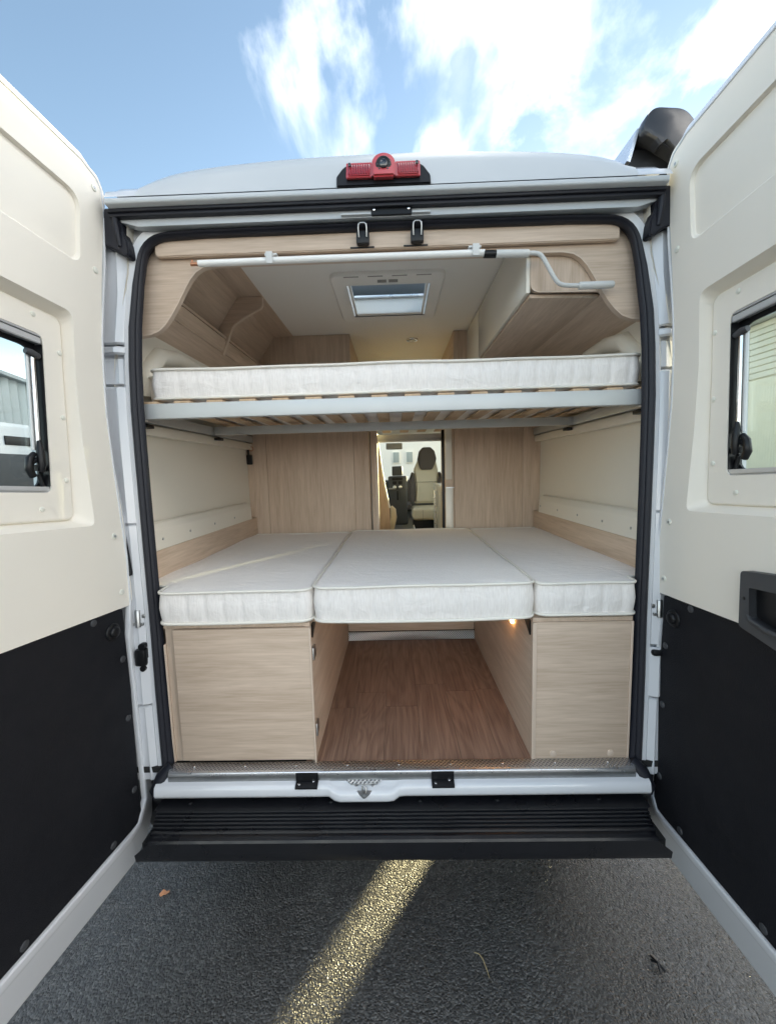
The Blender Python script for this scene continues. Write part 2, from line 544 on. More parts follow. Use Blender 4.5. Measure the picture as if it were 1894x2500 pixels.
T3 = math.tan(R(3))
OP = lambda u, v, w: Vector((u, v*T3+w, v))  # the leaning rear face of the van, w inwards
def inset(poly, d):
    k = len(poly); o = []
    for i in range(k):
        p = Vector(poly[i])
        a = Vector(poly[i-1]); b = Vector(poly[(i+1) % k])
        e1 = (p-a); e2 = (b-p)
        if e1.length < 1e-7: e1 = e2
        if e2.length < 1e-7: e2 = e1
        n1 = Vector((-e1.y, e1.x)).normalized(); n2 = Vector((-e2.y, e2.x)).normalized()
        nn = (n1+n2)
        nn = nn.normalized() if nn.length > 1e-6 else n1
        o.append(tuple(p+nn*d/max(.5, nn.dot(n1))))
    return o

# ------------------------------------------------------------------ ground
GZ = -.56
bm = bmesh.new()
bmesh.ops.create_grid(bm, x_segments=8, y_segments=8, size=300)
for v in bm.verts: v.co.z = GZ
g = finish(bm, 'ground', 'asphalt', None)
g['kind'] = 'structure'; g['label'] = 'wet dark grey asphalt of the yard behind and around the van'

# ------------------------------------------------------------------ the van: shell
VL = 'white camper van seen from behind with both rear doors open onto its bunk room'
van = empty('camper_van', VL, 'camper van', (0, 2.5, GZ))
prof = [(.97, -.27), (1.0, -.1), (1.03, .35), (1.03, .7), (1.01, 1.15), (.975, 1.5), (.935, 1.78), (.90, 1.90), (.86, 1.95), (.80, 1.985), (.70, 1.995)]
top = lambda x: 2.045-.055*(abs(x)/.75)**3.2
def shell_ring(y, zs=1.):
    r = [(x, y, z) for x, z in prof]
    l_ = [(-x, y, z) for x, z in reversed(prof)]
    return r, l_
for s, nm in ((1, 'body_side'), (-1, 'body_side')):
    rings = []
    for y in (.0, .02, 1., 2.5):
        rings.append([(s*x, y+(z*T3+.055 if y < .03 else 0), z) for x, z in prof])
    loft(nm, 'van_white', van, rings, cap=(False, False), closed=False)
    for pf, ys in (([p for p in prof if p[1] < .8]+[(1.02, .85)], (2.5, 4.15)), ([(.972, 1.55)]+[p for p in prof if p[1] > 1.6], (2.5, 4.15)), ([(1.02, .85)]+[p for p in prof if .9 < p[1] < 1.55]+[(.972, 1.55)], (3.9, 4.15))):
        loft(nm, 'van_white', van, [[(s*x, y, z) for x, z in pf] for y in ys], cap=(False, False), closed=False)
# cab sides below the windows, pillars above
for s in (1, -1):
    box('cab_door', 'van_white', van, (s*.97 if s > 0 else -1.02, 1.02 if s > 0 else -.97), (4.15, 5.3), (-.27, .82), .01)
    box('door_pillar', 'van_white', van, (.93 if s > 0 else -1.0, 1.0 if s > 0 else -.93), (4.15, 4.3), (.8, 1.75), .01)
    box('side_window', 'glass', van, (s*.955-.003, s*.955+.003), (4.3, 5.2), (.82, 1.55))
    tube('windscreen_pillar', 'van_white', van, [(s*.93, 5.75, .85), (s*.85, 5.0, 1.72)], .045, 8)
box('cab_roof', 'van_white', van, (-.97, .97), (4.15, 5.05), (1.72, 1.98), .05)
bm = bmesh.new()
loft('', None, None, [[(-.9, 5.78, .86), (.9, 5.78, .86)], [(-.84, 5.02, 1.72), (.84, 5.02, 1.72)]], cap=(False, False), closed=False, bm=bm)
finish(bm, 'windscreen', 'wind', van)
box('bonnet', 'van_white', van, (-.95, .95), (5.3, 6.1), (-.25, .8), .08)
# roof skin with the hatch opening
HX0, HX1, HY0, HY1 = -.19, .195, .59, .96
roof_o = [(-.72, .14), (.72, .14), (.72, 4.2), (-.72, 4.2)]
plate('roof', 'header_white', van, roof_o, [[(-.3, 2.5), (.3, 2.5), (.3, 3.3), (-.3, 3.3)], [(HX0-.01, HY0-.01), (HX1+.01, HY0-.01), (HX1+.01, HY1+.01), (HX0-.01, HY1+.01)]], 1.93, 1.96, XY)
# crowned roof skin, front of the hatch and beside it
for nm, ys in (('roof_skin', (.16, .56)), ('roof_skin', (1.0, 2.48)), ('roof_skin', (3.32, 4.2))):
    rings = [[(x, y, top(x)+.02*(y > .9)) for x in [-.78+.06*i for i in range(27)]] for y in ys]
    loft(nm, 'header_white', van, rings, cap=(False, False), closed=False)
box('underbody', 'skin_under', van, (-.9, .9), (.02, 5.6), (-.16, -.03), .0)
for s in (1, -1):
    box('side_sill', 'grey_plastic', van, (s*.95-.03, s*.95+.03), (1.55, 4.2), (-.30, -.05), .01)
    for yy in (.96, 5.0):
        t_ = M
        c = Vector((s*.88, yy, GZ+.335))
        rg = []
        for (x, r) in ((-.11, .24), (-.11, .31), (-.085, .335), (.085, .335), (.11, .31), (.11, .24)):
            rg.append([(c.x+x, c.y+r*math.cos(a), c.z+r*math.sin(a)) for a in [2*math.pi*i/32 for i in range(32)]])
        wh = loft('wheel', 'tyre', van, rg)
        cyl('rim', 'zinc', wh, (c.x+s*.10, c.y, c.z), (s, 0, 0), .215, .02, 24)
box('added_sun_blocker', 'skin_under', van, (.25, .92), (1.63, 2.5), (-.47, -.16), .03)  # unseen block added under the floor to trim the sun streak's edge
box('spare_wheel_carrier', 'skin_under', van, (-.9, -.35), (.75, 1.6), (-.42, -.16), .03)

# rear header panel above the doors
xs = [-.775+.05*i for i in range(32)]
def hdr(x):
    t = top(x)
    zz = max(t, 1.93)
    e = abs(x)/.775
    tp = 2.037-.05*e**2.2-.04*e**12
    return [(x, .030, 1.896), (x, .035, 1.910), (x, .048, 1.916+(tp-1.916)*.45), (x, .066, 1.916+(tp-1.916)*.8), (x, .088, tp-.008), (x, .115, tp), (x, .17, tp+.004), (x, .3, min(tp+.006, top(x)))]
rings = [hdr(x) for x in xs]
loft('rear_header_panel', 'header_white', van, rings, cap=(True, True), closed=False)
for s in (1, -1):
    rings = []
    for x in [.765, .79, .82, .85, .882]:
        h_ = 1.952-.10*max(0, (x-.86))/.055*.3
        rings.append([(s*x, .035, 1.90), (s*x, .05, 1.925), (s*x, .075, h_-.004), (s*x, .12, h_+.008), (s*x, .4, h_+.01)])
    loft('roof_corner', 'van_white', van, rings, cap=(False, False), closed=False)
    0 and box('corner_seam', 'van_white', van, (s*.772-.008, s*.772+.008), (.045, .09), (1.93, 1.950), .004)
# lip, weatherstrip
prism('header_lip', 'header_white', van, rpoly([(.0, 1.877), (.0, 1.893), (.03, 1.901), (.055, 1.899), (.055, 1.873), (.03, 1.872)], .006, 3), -.876, .868, lambda u, v, w: Vector((w, u+.028, v)))
bm = bmesh.new()
for (z0, z1, y0, d) in ((1.864, 1.875, .046, 0), (1.854, 1.865, .054, 0)):
    addbox(bm, (-.885, .875), (y0, y0+.022), (z0, z1), .004)
finish(bm, 'header_weatherstrip', 'rubber', van)
# inner header face (between weatherstrip and door seal) with corner fillets
hw_t = [(-.10, .80), (0, .803), (.25, .811), (.5, .816), (.75, .824), (1.0, .832), (1.25, .838), (1.45, .835), (1.58, .824), (1.66, .81)]
def hw(z):
    for (a, p), (b, q) in zip(hw_t, hw_t[1:]):
        if z <= b: return p+(q-p)*(z-a)/(b-a)
    return hw_t[-1][1]
half = [(hw(z), z) for z in (-.06, .1, .3, .5, .7, .9, 1.1, 1.25, 1.4, 1.52)]
cornr = rpoly([(hw(1.52), 1.52, 0), (.812, 1.66, .1), (.79, 1.80, .09), (.6, 1.806, 0)], 0, 7)[1:]
path = half+cornr+[(.3, 1.807), (0, 1.808)]
path = path+[(-x, z) for x, z in reversed(path[:-1])]
def offs(d):
    o = []
    for i, p in enumerate(path):
        a = Vector(path[max(0, i-1)]); b = Vector(path[min(len(path)-1, i+1)])
        t = (b-a).normalized(); n = Vector((t.y, -t.x))
        o.append((p[0]+n.x*d, p[1]+n.y*d))
    return o
# door seal: ridged rubber profile
sealp = [(.034, .05), (.006, .018), (0, .010), (.004, -.004), (.010, -.008), (.014, .000), (.018, -.006), (.026, -.010), (.031, -.001), (.036, -.004), (.042, .002), (.0455, .014)]
rings = [[OP(x, z, w_) for x, z in offs(d*(.72 if False else 1))] for d, w_ in sealp]
# the top run is thinner than the sides
def thin(i, z): return 1 if z < 1.6 else max(.62, 1-(z-1.6)/.2*.38)
rings = []
for d, w_ in sealp:
    rings.append([OP(p[0]+(q[0]-p[0])*thin(0, p[1]), p[1]+(q[1]-p[1])*thin(0, p[1]), w_) for p, q in zip(path, offs(d))])
loft('door_seal', 'rubber', van, rings, cap=(False, False), closed=False, ang=50)
# inner header + pillars as one pressed frame per side
o1, o2 = offs(.030), offs(.075)
rings = []
for d, w_ in ((.026, .012), (.044, .006), (.056, .004), (.066, .012)):
    rings.append([OP(x, min(z, 1.872), w_) for x, z in offs(d)])
loft('opening_frame', 'van_white', van, rings, cap=(False, False), closed=False)
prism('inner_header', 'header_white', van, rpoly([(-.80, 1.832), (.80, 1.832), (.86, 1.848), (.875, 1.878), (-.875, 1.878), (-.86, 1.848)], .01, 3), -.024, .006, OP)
for s in (1, -1):
    prism('pillar_back', 'van_white', van, [(s*.86, -.06), (s*.985, -.06), (s*.985, 1.5), (s*.95, 1.88), (s*.80, 1.88), (s*.86, 1.6)], .024, .032, OP)
    def seg(nm, z0, z1, dep, pr=(0, .004, .012)):
        zs = [z0, z0+.006, (z0+z1)/2, z1-.006, z1]
        rg = []
        for i, z in enumerate(zs):
            k = dep+(.008 if i in (0, 4) else 0)
            h_ = hw(min(z, 1.66))
            e = max(h_+.14, .962)
            rg.append([OP(s*x, z, yy+k) for x, yy in ((h_+.052, .010), (h_+.062, .004), (h_+.072, .0), (h_+.082, -.004), (h_+.088, .0), (h_+.12, .0), (e, -.004), (e+.01, .03))])
        loft(nm, 'van_white', van, rg, cap=(False, False), closed=False)
    seg('pillar_pressing', 1.47, 1.80, 0)
    seg('pillar_pressing', 1.435, 1.462, -.008)
    seg('pillar_pressing', 1.335, 1.43, .014)
    seg('pillar_pressing', .86, 1.33, .0)
    seg('pillar_pressing', .40, .86, .004)
    seg('pillar_pressing', .22, .395, -.004)
    seg('pillar_pressing', -.06, .215, .003)
    # dark hinge slots, hinges and latches on the pillar
    prism('hinge_slot', 'black_plastic', van, rpoly([(s*.905, .68), (s*.955, .70), (s*.955, .86), (s*.925, .875)], .008, 3), -.012, .0, OP)
    bm = bmesh.new()
    addbox(bm, (.875, .935), (.005, .03), (.53, .545), .004)
    addbox(bm, (.88, .93), (.0, .028), (.505, .515), .003)
    cyl('', None, None, (.90, .005, .50), (0, 0, 1), .010, .06, 12, bm=bm)
    for v in bm.verts: v.co = Vector((s*v.co.x, v.co.y+v.co.z*T3, v.co.z))
    finish(bm, 'door_hinge', 'zinc', van)
    bm = bmesh.new()
    addbox(bm, (.872, .91), (-.014, .015), (.365, .425) if s < 0 else (.37, .39), .008)
    if s < 0:
        cyl('', None, None, (.885, -.010, .434), (0, 1, 0), .012, .03, 14, bm=bm)
        cyl('', None, None, (.885, -.010, .356), (0, 1, 0), .010, .03, 14, bm=bm)
    for v in bm.verts: v.co = Vector((s*v.co.x, v.co.y+v.co.z*T3, v.co.z))
    finish(bm, 'door_stop', 'black_plastic', van)
    # rubber corner gussets at the top and the little boots at the bottom
    g_ = [(.912, 1.895), (.862, 1.885), (.858, 1.86), (.852, 1.82), (.838, 1.785), (.834, 1.742), (.846, 1.738), (.87, 1.756), (.915, 1.776)]
    prism('corner_gusset', 'rubber', van, rpoly([(s*a, b) for a, b in g_], .012, 3), -.028, .01, OP, bev=.004)
    tube('gusset_fold', 'rubber', van, [OP(s*.872, 1.885, -.03), OP(s*.868, 1.83, -.034), OP(s*.862, 1.77, -.028)], [.009, .011, .006], 8)
    bm = bmesh.new()
    tube('', None, None, [(s*.80, .0, .0), (s*.83, -.02, -.03), (s*.85, -.03, -.07), (s*.855, -.02, -.10)], [.024, .026, .022, .016], 10, bm=bm)
    finish(bm, 'seal_boot', 'rubber', van)

# third brake light with rear-view camera
bl = prism('brake_light', 'black_plastic', van, rpoly([(-.146, 1.914, .004), (.144, 1.914, .004), (.143, 1.945, .02), (.118, 1.988, .03), (-.120, 1.99, .03), (-.146, 1.95, .02)], 0, 5), .004, .05, lambda u, v, w: Vector((u, w+.018+(v-1.91)*.3, v-.019)), bev=.003)
for x0, x1, sx in ((-.115, -.036, -1), (.036, .112, 1)):
    f_ = lambda u, v, w: Vector((u, w+.018+(v-1.91)*.3, v-.019))
    prism('reflector', 'red_rim', bl, rpoly([(x0, 1.934), (x1, 1.934), (x1, 1.988), (x0, 1.988)], .004, 3), -.006, .01, f_, bev=.002)
    prism('reflector', 'red', bl, rpoly([(x0+.007, 1.939), (x1-.005, 1.939), (x1-.005, 1.982), (x0+.007, 1.982)], .003, 3), -.0085, .0, f_, bev=.001)
for x0, x1 in ((-.108, -.042), (.043, .107)):
    bm = bmesh.new(); fl = lambda p: Vector((p.x, p.y+(p.z-1.91)*.3-.006, p.z-.019))
    addbox(bm, (x0-.001, x1+.001), (.0158, .018), (1.9435, 1.9775), .0005, 1, fl)
    for k in range(9):
        xx = x0+(x1-x0)*(k+.5)/9
        addbox(bm, (xx-.0022, xx+.0022), (.0135, .017), (1.944, 1.977), .0008, 1, fl)
    finish(bm, 'ribbed_lens', 'red', bl)
for x in (-.104, .102): cyl('lens_screw', 'lens', bl, (x, .0255, 1.955), (0, -1, 0), .005, .004, 12)
arc = [(.036*math.cos(a), 1.976+.040*math.sin(a)) for a in [math.pi*i/14 for i in range(15)]]
prism('camera_housing', 'red_rim', bl, [(.036, 1.93)]+arc+[(-.036, 1.93)], -.016, .05, lambda u, v, w: Vector((u, w+.018+(v-1.91)*.3, v-.019)), bev=.006)
cyl('camera_ring', 'black_plastic', bl, (0, .030, 1.949), (0, -1, -.15), .024, .015, 24)
cyl('camera_lens', 'lens', bl, (0, .016, 1.9475), (0, -1, -.15), .012, .006, 20)
bm = bmesh.new()
for k in range(8):
    a = 2*math.pi*k/8
    cyl('', None, None, (.018*math.cos(a), .017, 1.947+.018*math.sin(a)), (0, -1, -.15), .003, .003, 8, bm=bm)
finish(bm, 'camera_led', 'grey_plastic', bl)
# catch plate, ledges, U strikers
cp = prism('catch_plate', 'black_plastic', van, rpoly([(-.043, 1.834), (.086, 1.834), (.086, 1.863), (-.043, 1.863)], .003, 2), -.032, -.023, OP, bev=.001)
for x in (-.034, .076): cyl('screw', 'chrome', cp, OP(x, 1.850, -.032), (0, -1, 0), .0045, .003, 10)
for x0, x1 in ((-.14, -.045), (.088, .145)):
    box('header_ledge', 'header_white', van, (x0, x1), (.062, .09), (1.836, 1.842), .002)
for x in (-.073, .104):
    st = box('striker', 'black_plastic', van, (x-.022, x+.020), (.082, .102), (1.762, 1.800), .003)
    tube('striker_loop', 'zinc', st, [(x-.013, .080, 1.778), (x-.014, .072, 1.80), (x-.013, .070, 1.811), (x-.007, .070, 1.816), (x+.006, .070, 1.816), (x+.012, .070, 1.811), (x+.013, .072, 1.80), (x+.012, .080, 1.778)], .0026, 8)

# ------------------------------------------------------------------ sill, tread strip, bumper step
tr = box('threshold_strip', 'tread', van, (-.80, .80), (-.034, .006), (-.002, .004), .001)
prism('threshold_nosing', 'alu', tr, rpoly([(-.034, .007), (-.044, .003), (-.046, -.008), (-.036, -.008)], .003, 3), -.795, .795, lambda u, v, w: Vector((w, u, v)))
for x in [-.72+.18*i for i in range(9)]: cyl('screw', 'chrome', tr, (x, -.012, .004), (0, 0, 1), .0045, .0015, 8)
xs2 = [-.84+.02*i for i in range(85)]
def dip(x):
    a = abs(x+.118)
    return max(0., min(1., (.125-a)/.035))
rings = []
for x in xs2:
    d = dip(x); d = d*d*(3-2*d)
    e = .006*math.sin(x*9)
    yf = -.060-.012*d
    rings.append([(x, .0, -.012), (x, -.030, -.016), (x, -.036, -.026), (x, -.038-.004*d, -.031-.012*d), (x, yf+.012, -.034-.014*d), (x, yf+.003, -.040-.016*d), (x, yf, -.050-.014*d), (x, yf-.002, -.066-.012*d), (x, yf+.002, -.077-.010*d), (x, yf+.012, -.081-.01*d), (x, .02, -.082-.01*d)])
si = loft('rear_sill', 'van_white', van, rings, cap=(False, False), closed=False, ang=60)
box('sill_riser', 'zinc', van, (-.80, .80), (-.040, -.034), (-.034, -.008), .001)
for x0, x1 in ((-.353, -.277), (.110, .186)):
    pl_ = box('sill_catch_plate', 'black_plastic', van, (x0, x1), (-.066, -.0405), (-.0345, -.0275), .001, f=lambda p: Vector((p.x, p.y, p.z+(p.y+.045)*.4)))
    box('sill_catch_plate', 'black_plastic', van, (x0, x1), (-.0475, -.0465), (-.026, .002), .0003)
    for sx, sy in ((x0+.013, -.056), (x1-.016, -.047)): cyl('screw', 'chrome', pl_, (sx, sy, -.0275+(sy+.045)*.4), (0, -.2, 1), .005, .003, 10)
lt = prism('latch_plate', 'zinc', van, rpoly([(-.160, -.050, .012), (-.118, -.086, .01), (-.076, -.050, .012), (-.090, -.028, .01), (-.146, -.028, .01)], 0, 4), -.052, -.046, lambda u, v, w: Vector((u, v, w+(v+.05)*.35)), bev=.001)
for x in (-.146, -.090): cyl('screw', 'chrome', lt, (x, -.048, -.046), (0, 0, 1), .006, .004, 12)
tube('latch_loop', 'zinc', lt, [(-.124, -.075, -.052), (-.124, -.072, -.030), (-.118, -.068, -.026), (-.112, -.072, -.030), (-.112, -.075, -.052)], .003, 8)
prism('sill_scuff_plate', 'tread', van, rpoly([(-.19, -.034), (-.05, -.034), (-.075, -.052), (-.165, -.052)], .006, 3), -.030, -.0265, lambda u, v, w: Vector((u, v, w+(v+.034)*.35-.002)))

# bumper step with ribs
ribs = []
y = -.02
top_z = -.100
pts = [(.03, -.098), (-.035, -.098), (-.082, -.100)]
yy = -.088
for k in range(6):
    pts += [(yy, -.1005), (yy-.002, -.0955), (yy-.007, -.0950), (yy-.009, -.1005)]
    yy -= .0145
pts += [(-.176, -.101), (-.182, -.100), (-.190, -.103), (-.1935, -.110), (-.190, -.150), (-.186, -.176), (-.180, -.184), (.0, -.19)]
rings = []
for x, kx in ((-.83, .0), (-.825, 1.), (-.8, 1.), (.79, 1.), (.82, 1.), (.825, 0)):
    q = []
    for (a, b) in pts:
        xx = x
        if a < -.17 and b > -.14: xx = x*.945
        elif a < -.085 and b > -.12: xx = x*(.985+(a+.085)*.42)
        q.append((xx, a, b if kx else b-.002))
    rings.append(q)
bs = loft('bumper_step', 'bumper', van, rings, cap=(False, False), closed=False, ang=30)
for x in (-.72, -.235, .07, .33, .67): cyl('bolt', 'black_plastic', bs, (x, -.055, -.099), (0, 0, 1), .008, .006, 12)
box('bumper_beam', 'skin_under', van, (-.82, .82), (-.165, .05), (-.182, -.135), .0)
for s in (1, -1):
    box('bumper_corner', 'bumper', van, (s*.89-.065, s*.89+.065), (.05, .35), (-.30, -.06), .03)

# ------------------------------------------------------------------ rear doors
def door(s, uoff):
    if s < 0:
        H = Vector((-.92, -.092, 0)); d = Vector((-.08, -.995, .064)); a = Vector((.001, .064, .998)); n = Vector((.997, -.079, .004))
    else:
        H = Vector((.9, -.084, 0)); d = Vector((.019, -.999, .048)); a = Vector((0, .048, .999)); n = Vector((-1, -.019, .001))
    H = H-d*uoff
    f = lambda u, v, w: H+d*u+a*v+n*w
    hinge_metal = [(-.060, 1.955), (-.068, 1.89), (-.060, 1.72), (-.046, 1.60), (-.034, 1.48), (-.031, 1.373), (-.034, 1.231), (-.048, 1.089), (-.082, .891), (-.098, .76), (-.104, .60), (-.112, .48), (-.122, .30), (-.132, .15), (-.144, -.02), (-.150, -.12)]
    # pressed metal frame
    sh_o = [(.735, 2.022, .03), (.02, 2.022, .02), (-.040, 1.992, .02)]+[(p[0], p[1], .015) for p in hinge_metal]+[(-.142, -.21, .03), (-.115, -.268, .03), (-.05, -.312, .05), (.735, -.315, .03)]
    A_ = rpoly(sh_o, 0, 4)
    inn = [(.715, 1.99, .03), (.03, 1.99, .03), (-.022, 1.975, .02)]+[(p[0]+.022+(.034 if p[1] < .5 else .012 if p[1] < .9 else 0), p[1], .015) for p in hinge_metal]+[(-.070, -.150, .02), (-.055, -.178, .02), (-.02, -.182, .02), (.715, -.182, .03)]
    B_ = rpoly(inn, 0, 4)
    C_ = [((p[0]*.52+q[0]*.48), (p[1]*.52+q[1]*.48)) for p, q in zip(A_, B_)]
    win = rpoly([(.157, .977), (.602, .977), (.602, 1.416), (.157, 1.416)], .02, 4)
    name = 'rear_door'
    mixr = lambda t, w_: [f(q[0]+(p[0]-q[0])*t, q[1]+(p[1]-q[1])*t, w_) for p, q in zip(A_, B_)]
    shell = loft(name, 'van_white', van, [mixr(0, -.012), mixr(.03, .0), mixr(.07, .0030), mixr(.19, .0032), mixr(.25, .0005), mixr(.28, -.001), mixr(.93, -.009), mixr(.99, -.012), mixr(1, -.017), mixr(1, -.05)], cap=(False, False), ang=25, label='left rear door, swung open past the van side' if s < 0 else 'right rear door with a black grab handle, swung open')
    O_ = inset(A_, -.012)
    plate('outer_skin', 'van_white', shell, O_, [win], -.056, -.085, f)
    loft('edge_rubber', 'rubber', shell, [[f(u, v, -.040) for u, v in inset(A_, -.002)], [f(u, v, -.036) for u, v in inset(A_, -.007)], [f(u, v, -.054) for u, v in inset(A_, -.007)]], cap=(False, False))
    # lower black panel
    bp = [(.722, .586, .01), (-.042, .586, .006), (-.046, .50, 0), (-.060, .30, 0), (-.066, .10, 0), (-.074, -.10, .01), (-.078, -.150, .015), (-.062, -.178, .012), (-.02, -.181, .02), (.722, -.181, .02)]
    bpan = prism('lower_panel', 'black_trim', shell, rpoly(bp, 0, 4), -.016, -.0015, f, bev=.0015, label='matt black lower door panel')
    for i, (u, v) in enumerate(((.076, .575), (-.030, .418), (-.040, .210), (-.050, -.05), (.048, -.160), (.33, -.162), (.60, -.150), (.68, .1), (.68, .38), (.45, .57))):
        cyl('plug', 'grey_plastic', shell, f(u, v, -.0015), n, .011, .003, 18, bev=.3)
    cyl('buffer', 'black_plastic', shell, f(.006, .523, -.002), n, .028, .006, 28, bev=.4)
    cyl('buffer', 'black_plastic', shell, f(.006, .523, .003), n, .018, .012, 28, bev=.5)
    # cream upper trim: field with two pockets
    cr = [(.715, 1.985, .04), (.70, 1.999, .02), (.03, 1.999, .03), (-.030, 1.990, .03), (-.053, 1.955, .03), (-.055, 1.91, .03), (-.046, 1.85, 0), (-.033, 1.74, 0), (-.023, 1.62, 0), (-.017, 1.50, 0), (-.015, 1.373, 0), (-.019, 1.231, 0), (-.033, 1.089, 0), (-.062, .891, 0), (-.074, .76, 0), (-.084, .64, 0), (-.083, .604, .012), (-.066, .590, .01), (.715, .587, .01)]
    O_ = rpoly(cr, 0, 4)
    hole1 = rpoly([(.040, 1.878, .045), (.62, 1.878, .045), (.60, 1.667, .03), (.052, 1.667, .035)], 0, 7)
    hole2 = rpoly([(.088, 1.508, .028), (.71, 1.508, .028), (.735 if False else .712, .874, .02), (.050, .874, .020), (.078, 1.123, .3), (.090, 1.30, .2)], 0, 7)
    plate('upper_trim', 'cream', shell, O_, [hole1, hole2], 0.0, -.016, f, label='cream moulded upper door trim')
    def pocket(nm, h, h2, dep, r=.004, last=None):
        rg = [(h, 0.0), (inset(h, -.0), -.0)]
        seq = []
        for t, w_ in ((0, 0), (.04, -.0012), (.10, -.004), (.5, dep*.5), (.86, dep+.005), (.95, dep+.0015), (1, dep)):
            seq.append([f(p[0]+(q[0]-p[0])*t, p[1]+(q[1]-p[1])*t, w_) for p, q in zip(h, h2)])
        return seq
    h1b = rpoly([(.0425, 1.8755, .043), (.6175, 1.8755, .043), (.597, 1.676, .028), (.055, 1.676, .033)], 0, 7)
    loft('trim_recess', 'cream', shell, pocket('', hole1, h1b, -.013), cap=(False, True), ang=60)
    h2b = rpoly([(.096, 1.488, .030), (.690, 1.488, .03), (.690, .895, .03), (.090, .895, .025), (.092, 1.10, .3), (.096, 1.30, .2)], 0, 7)
    loft('window_reveal', 'cream', shell, pocket('', hole2, h2b, -.040), cap=(False, False), ang=60)
    # raised window surround plate
    h3 = inset(h2b, .007) if Vector(inset(h2b, .007)[0]).x > h2b[0][0] else inset(h2b, -.007)
    h2c = [((p[0]+q[0])/2, (p[1]+q[1])/2) for p, q in zip(h2b, h3)]
    loft('surround_edge', 'cream', shell, [[f(u, v, -.040) for u, v in h2b], [f(u, v, -.034) for u, v in [((p[0]*.8+q[0]*.2), (p[1]*.8+q[1]*.2)) for p, q in zip(h2b, h3)]], [f(u, v, -.031) for u, v in h2c], [f(u, v, -.030) for u, v in h3]], cap=(False, False), ang=60)
    plate('window_surround', 'cream', shell, h3, [win], -.030, -.034, f)
    for (u, v) in ((.182, 1.464), (.1085, 1.384), (.1095, 1.197), (.111, 1.014), (.189, .931), (.40, 1.464), (.40, .931), (.58, 1.464), (.58, .931), (.650, 1.384), (.650, 1.197), (.650, 1.014)):
        cyl('plug', 'cream_plug', shell, f(u, v, -.030), n, .007, .0035, 14, bev=.3)
    for (u, v, sc_) in ((-.014, 1.941, 1), (-.003, 1.680, 0), (-.020, .834, 1), (-.040, .643, 0 if s < 0 else 1)):
        p_ = cyl('plug' if not sc_ else 'screw', 'cream_plug', shell, f(u, v, -.0002), n, .0098, .0035, 20, bev=.3)
        if sc_:
            cyl('screw', 'zinc', shell, f(u, v, .0030), n, .0042, .0012, 12, bev=.1)
    # window reveal box, rails, blind frame, pane
    def strip(nm, mt_, u0, u1, v0, v1, w0, w1, bev=.002):
        return prism(nm, mt_, shell, [(u0, v0), (u1, v0), (u1, v1), (u0, v1)], w0, w1, f, bev=bev)
    strip('blind_rail', 'rail', .158, .601, 1.391, 1.409, -.052, -.034)
    strip('blind_rail', 'rail', .158, .601, .981, .994, -.052, -.034)
    strip('blind_rail', 'rail', .158, .601, 1.4105, 1.4155, -.044, -.031, .001)
    strip('blind_rail', 'rail', .158, .601, .9775, .980, -.044, -.031, .001)
    for u0, u1 in ((.1575, .160), (.599, .6015)): strip('blind_channel', 'black_plastic', u0, u1, .995, 1.390, -.07, -.032, .0005)
    gl = rpoly([(.167, .990), (.590, .990), (.590, 1.380), (.167, 1.380)], .035, 6)
    fo = rpoly([(.1565, .9765), (.6025, .9765), (.6025, 1.4165), (.1565, 1.4165)], .005, 2)
    plate('window_frame', 'black_plastic', shell, fo, [gl], -.056, -.062, f)
    plate('window_pane', 'glass', shell, rpoly([(.158, .980), (.600, .980), (.600, 1.412), (.158, 1.412)], .02, 6), [], -.0630, -.0655, f)
    # window stay, levers
    for k, uu in enumerate((.178, .579)):
        sg = 1 if k == 0 else -1
        tube('window_stay', 'chrome', shell, [f(uu-sg*.004, 1.358, -.048), f(uu-sg*.004, 1.095, -.046)], .0075, 14)
        tube('window_stay', 'alu_matt', shell, [f(uu+sg*.008, 1.358, -.051), f(uu+sg*.008, 1.095, -.049)], .0045, 10)
        tube('stay_pivot', 'grey_plastic', shell, [f(uu-sg*.016, 1.356, -.044), f(uu+sg*.004, 1.361, -.042), f(uu+sg*.018, 1.362, -.044)], [.010, .010, .008], 12)
        lv = bmesh.new()
        tube('', None, None, [f(uu-sg*.002, 1.122, -.040), f(uu, 1.09, -.036), f(uu, 1.055, -.034), f(uu-sg*.002, 1.035, -.038)], [.005, .010, .010, .008], 12, bm=lv)
        tube('', None, None, [f(uu+sg*.010, 1.085, -.045), f(uu+sg*.026, 1.07, -.042), f(uu+sg*.029, 1.04, -.042), f(uu+sg*.016, 1.022, -.045)], [.007, .009, .010, .009], 12, bm=lv)
        tube('', None, None, [f(uu-sg*.018, 1.048, -.046), f(uu+sg*.010, 1.046, -.044)], .009, 10, bm=lv)
        tube('', None, None, [f(uu+sg*.004, 1.07, -.044), f(uu+sg*.022, 1.058, -.042)], .007, 8, bm=lv)
        tube('', None, None, [f(uu-sg*.015, .995, -.050), f(uu-sg*.005, 1.03, -.05)], .006, 8, bm=lv)
        finish(lv, 'window_catch', 'black_plastic', shell, 60)
    if s > 0:
        # pull handle moulding
        ho = rpoly([(.268, .735, .012), (.52, .755, .02), (.52, .575, .03), (.45, .545, .03), (.266, .592, .012)], 0, 5)
        hi = rpoly([(.292, .697, .004), (.47, .705, .01), (.47, .622, .02), (.38, .600, .05), (.294, .622, .01)], 0, 5)
        hp = plate('pull_handle', 'grey_plastic', shell, ho, [hi], .024, .001, f, label='black recessed grab handle')
        bm = bmesh.new()
        loft('', None, None, [[f(u, v, .0235) for u, v in hi], [f(u, v, .006) for u, v in hi], [f(u, v, .003) for u, v in hi]], cap=(False, True), bm=bm)
        finish(bm, 'pull_handle_pocket', 'black_plastic', shell)
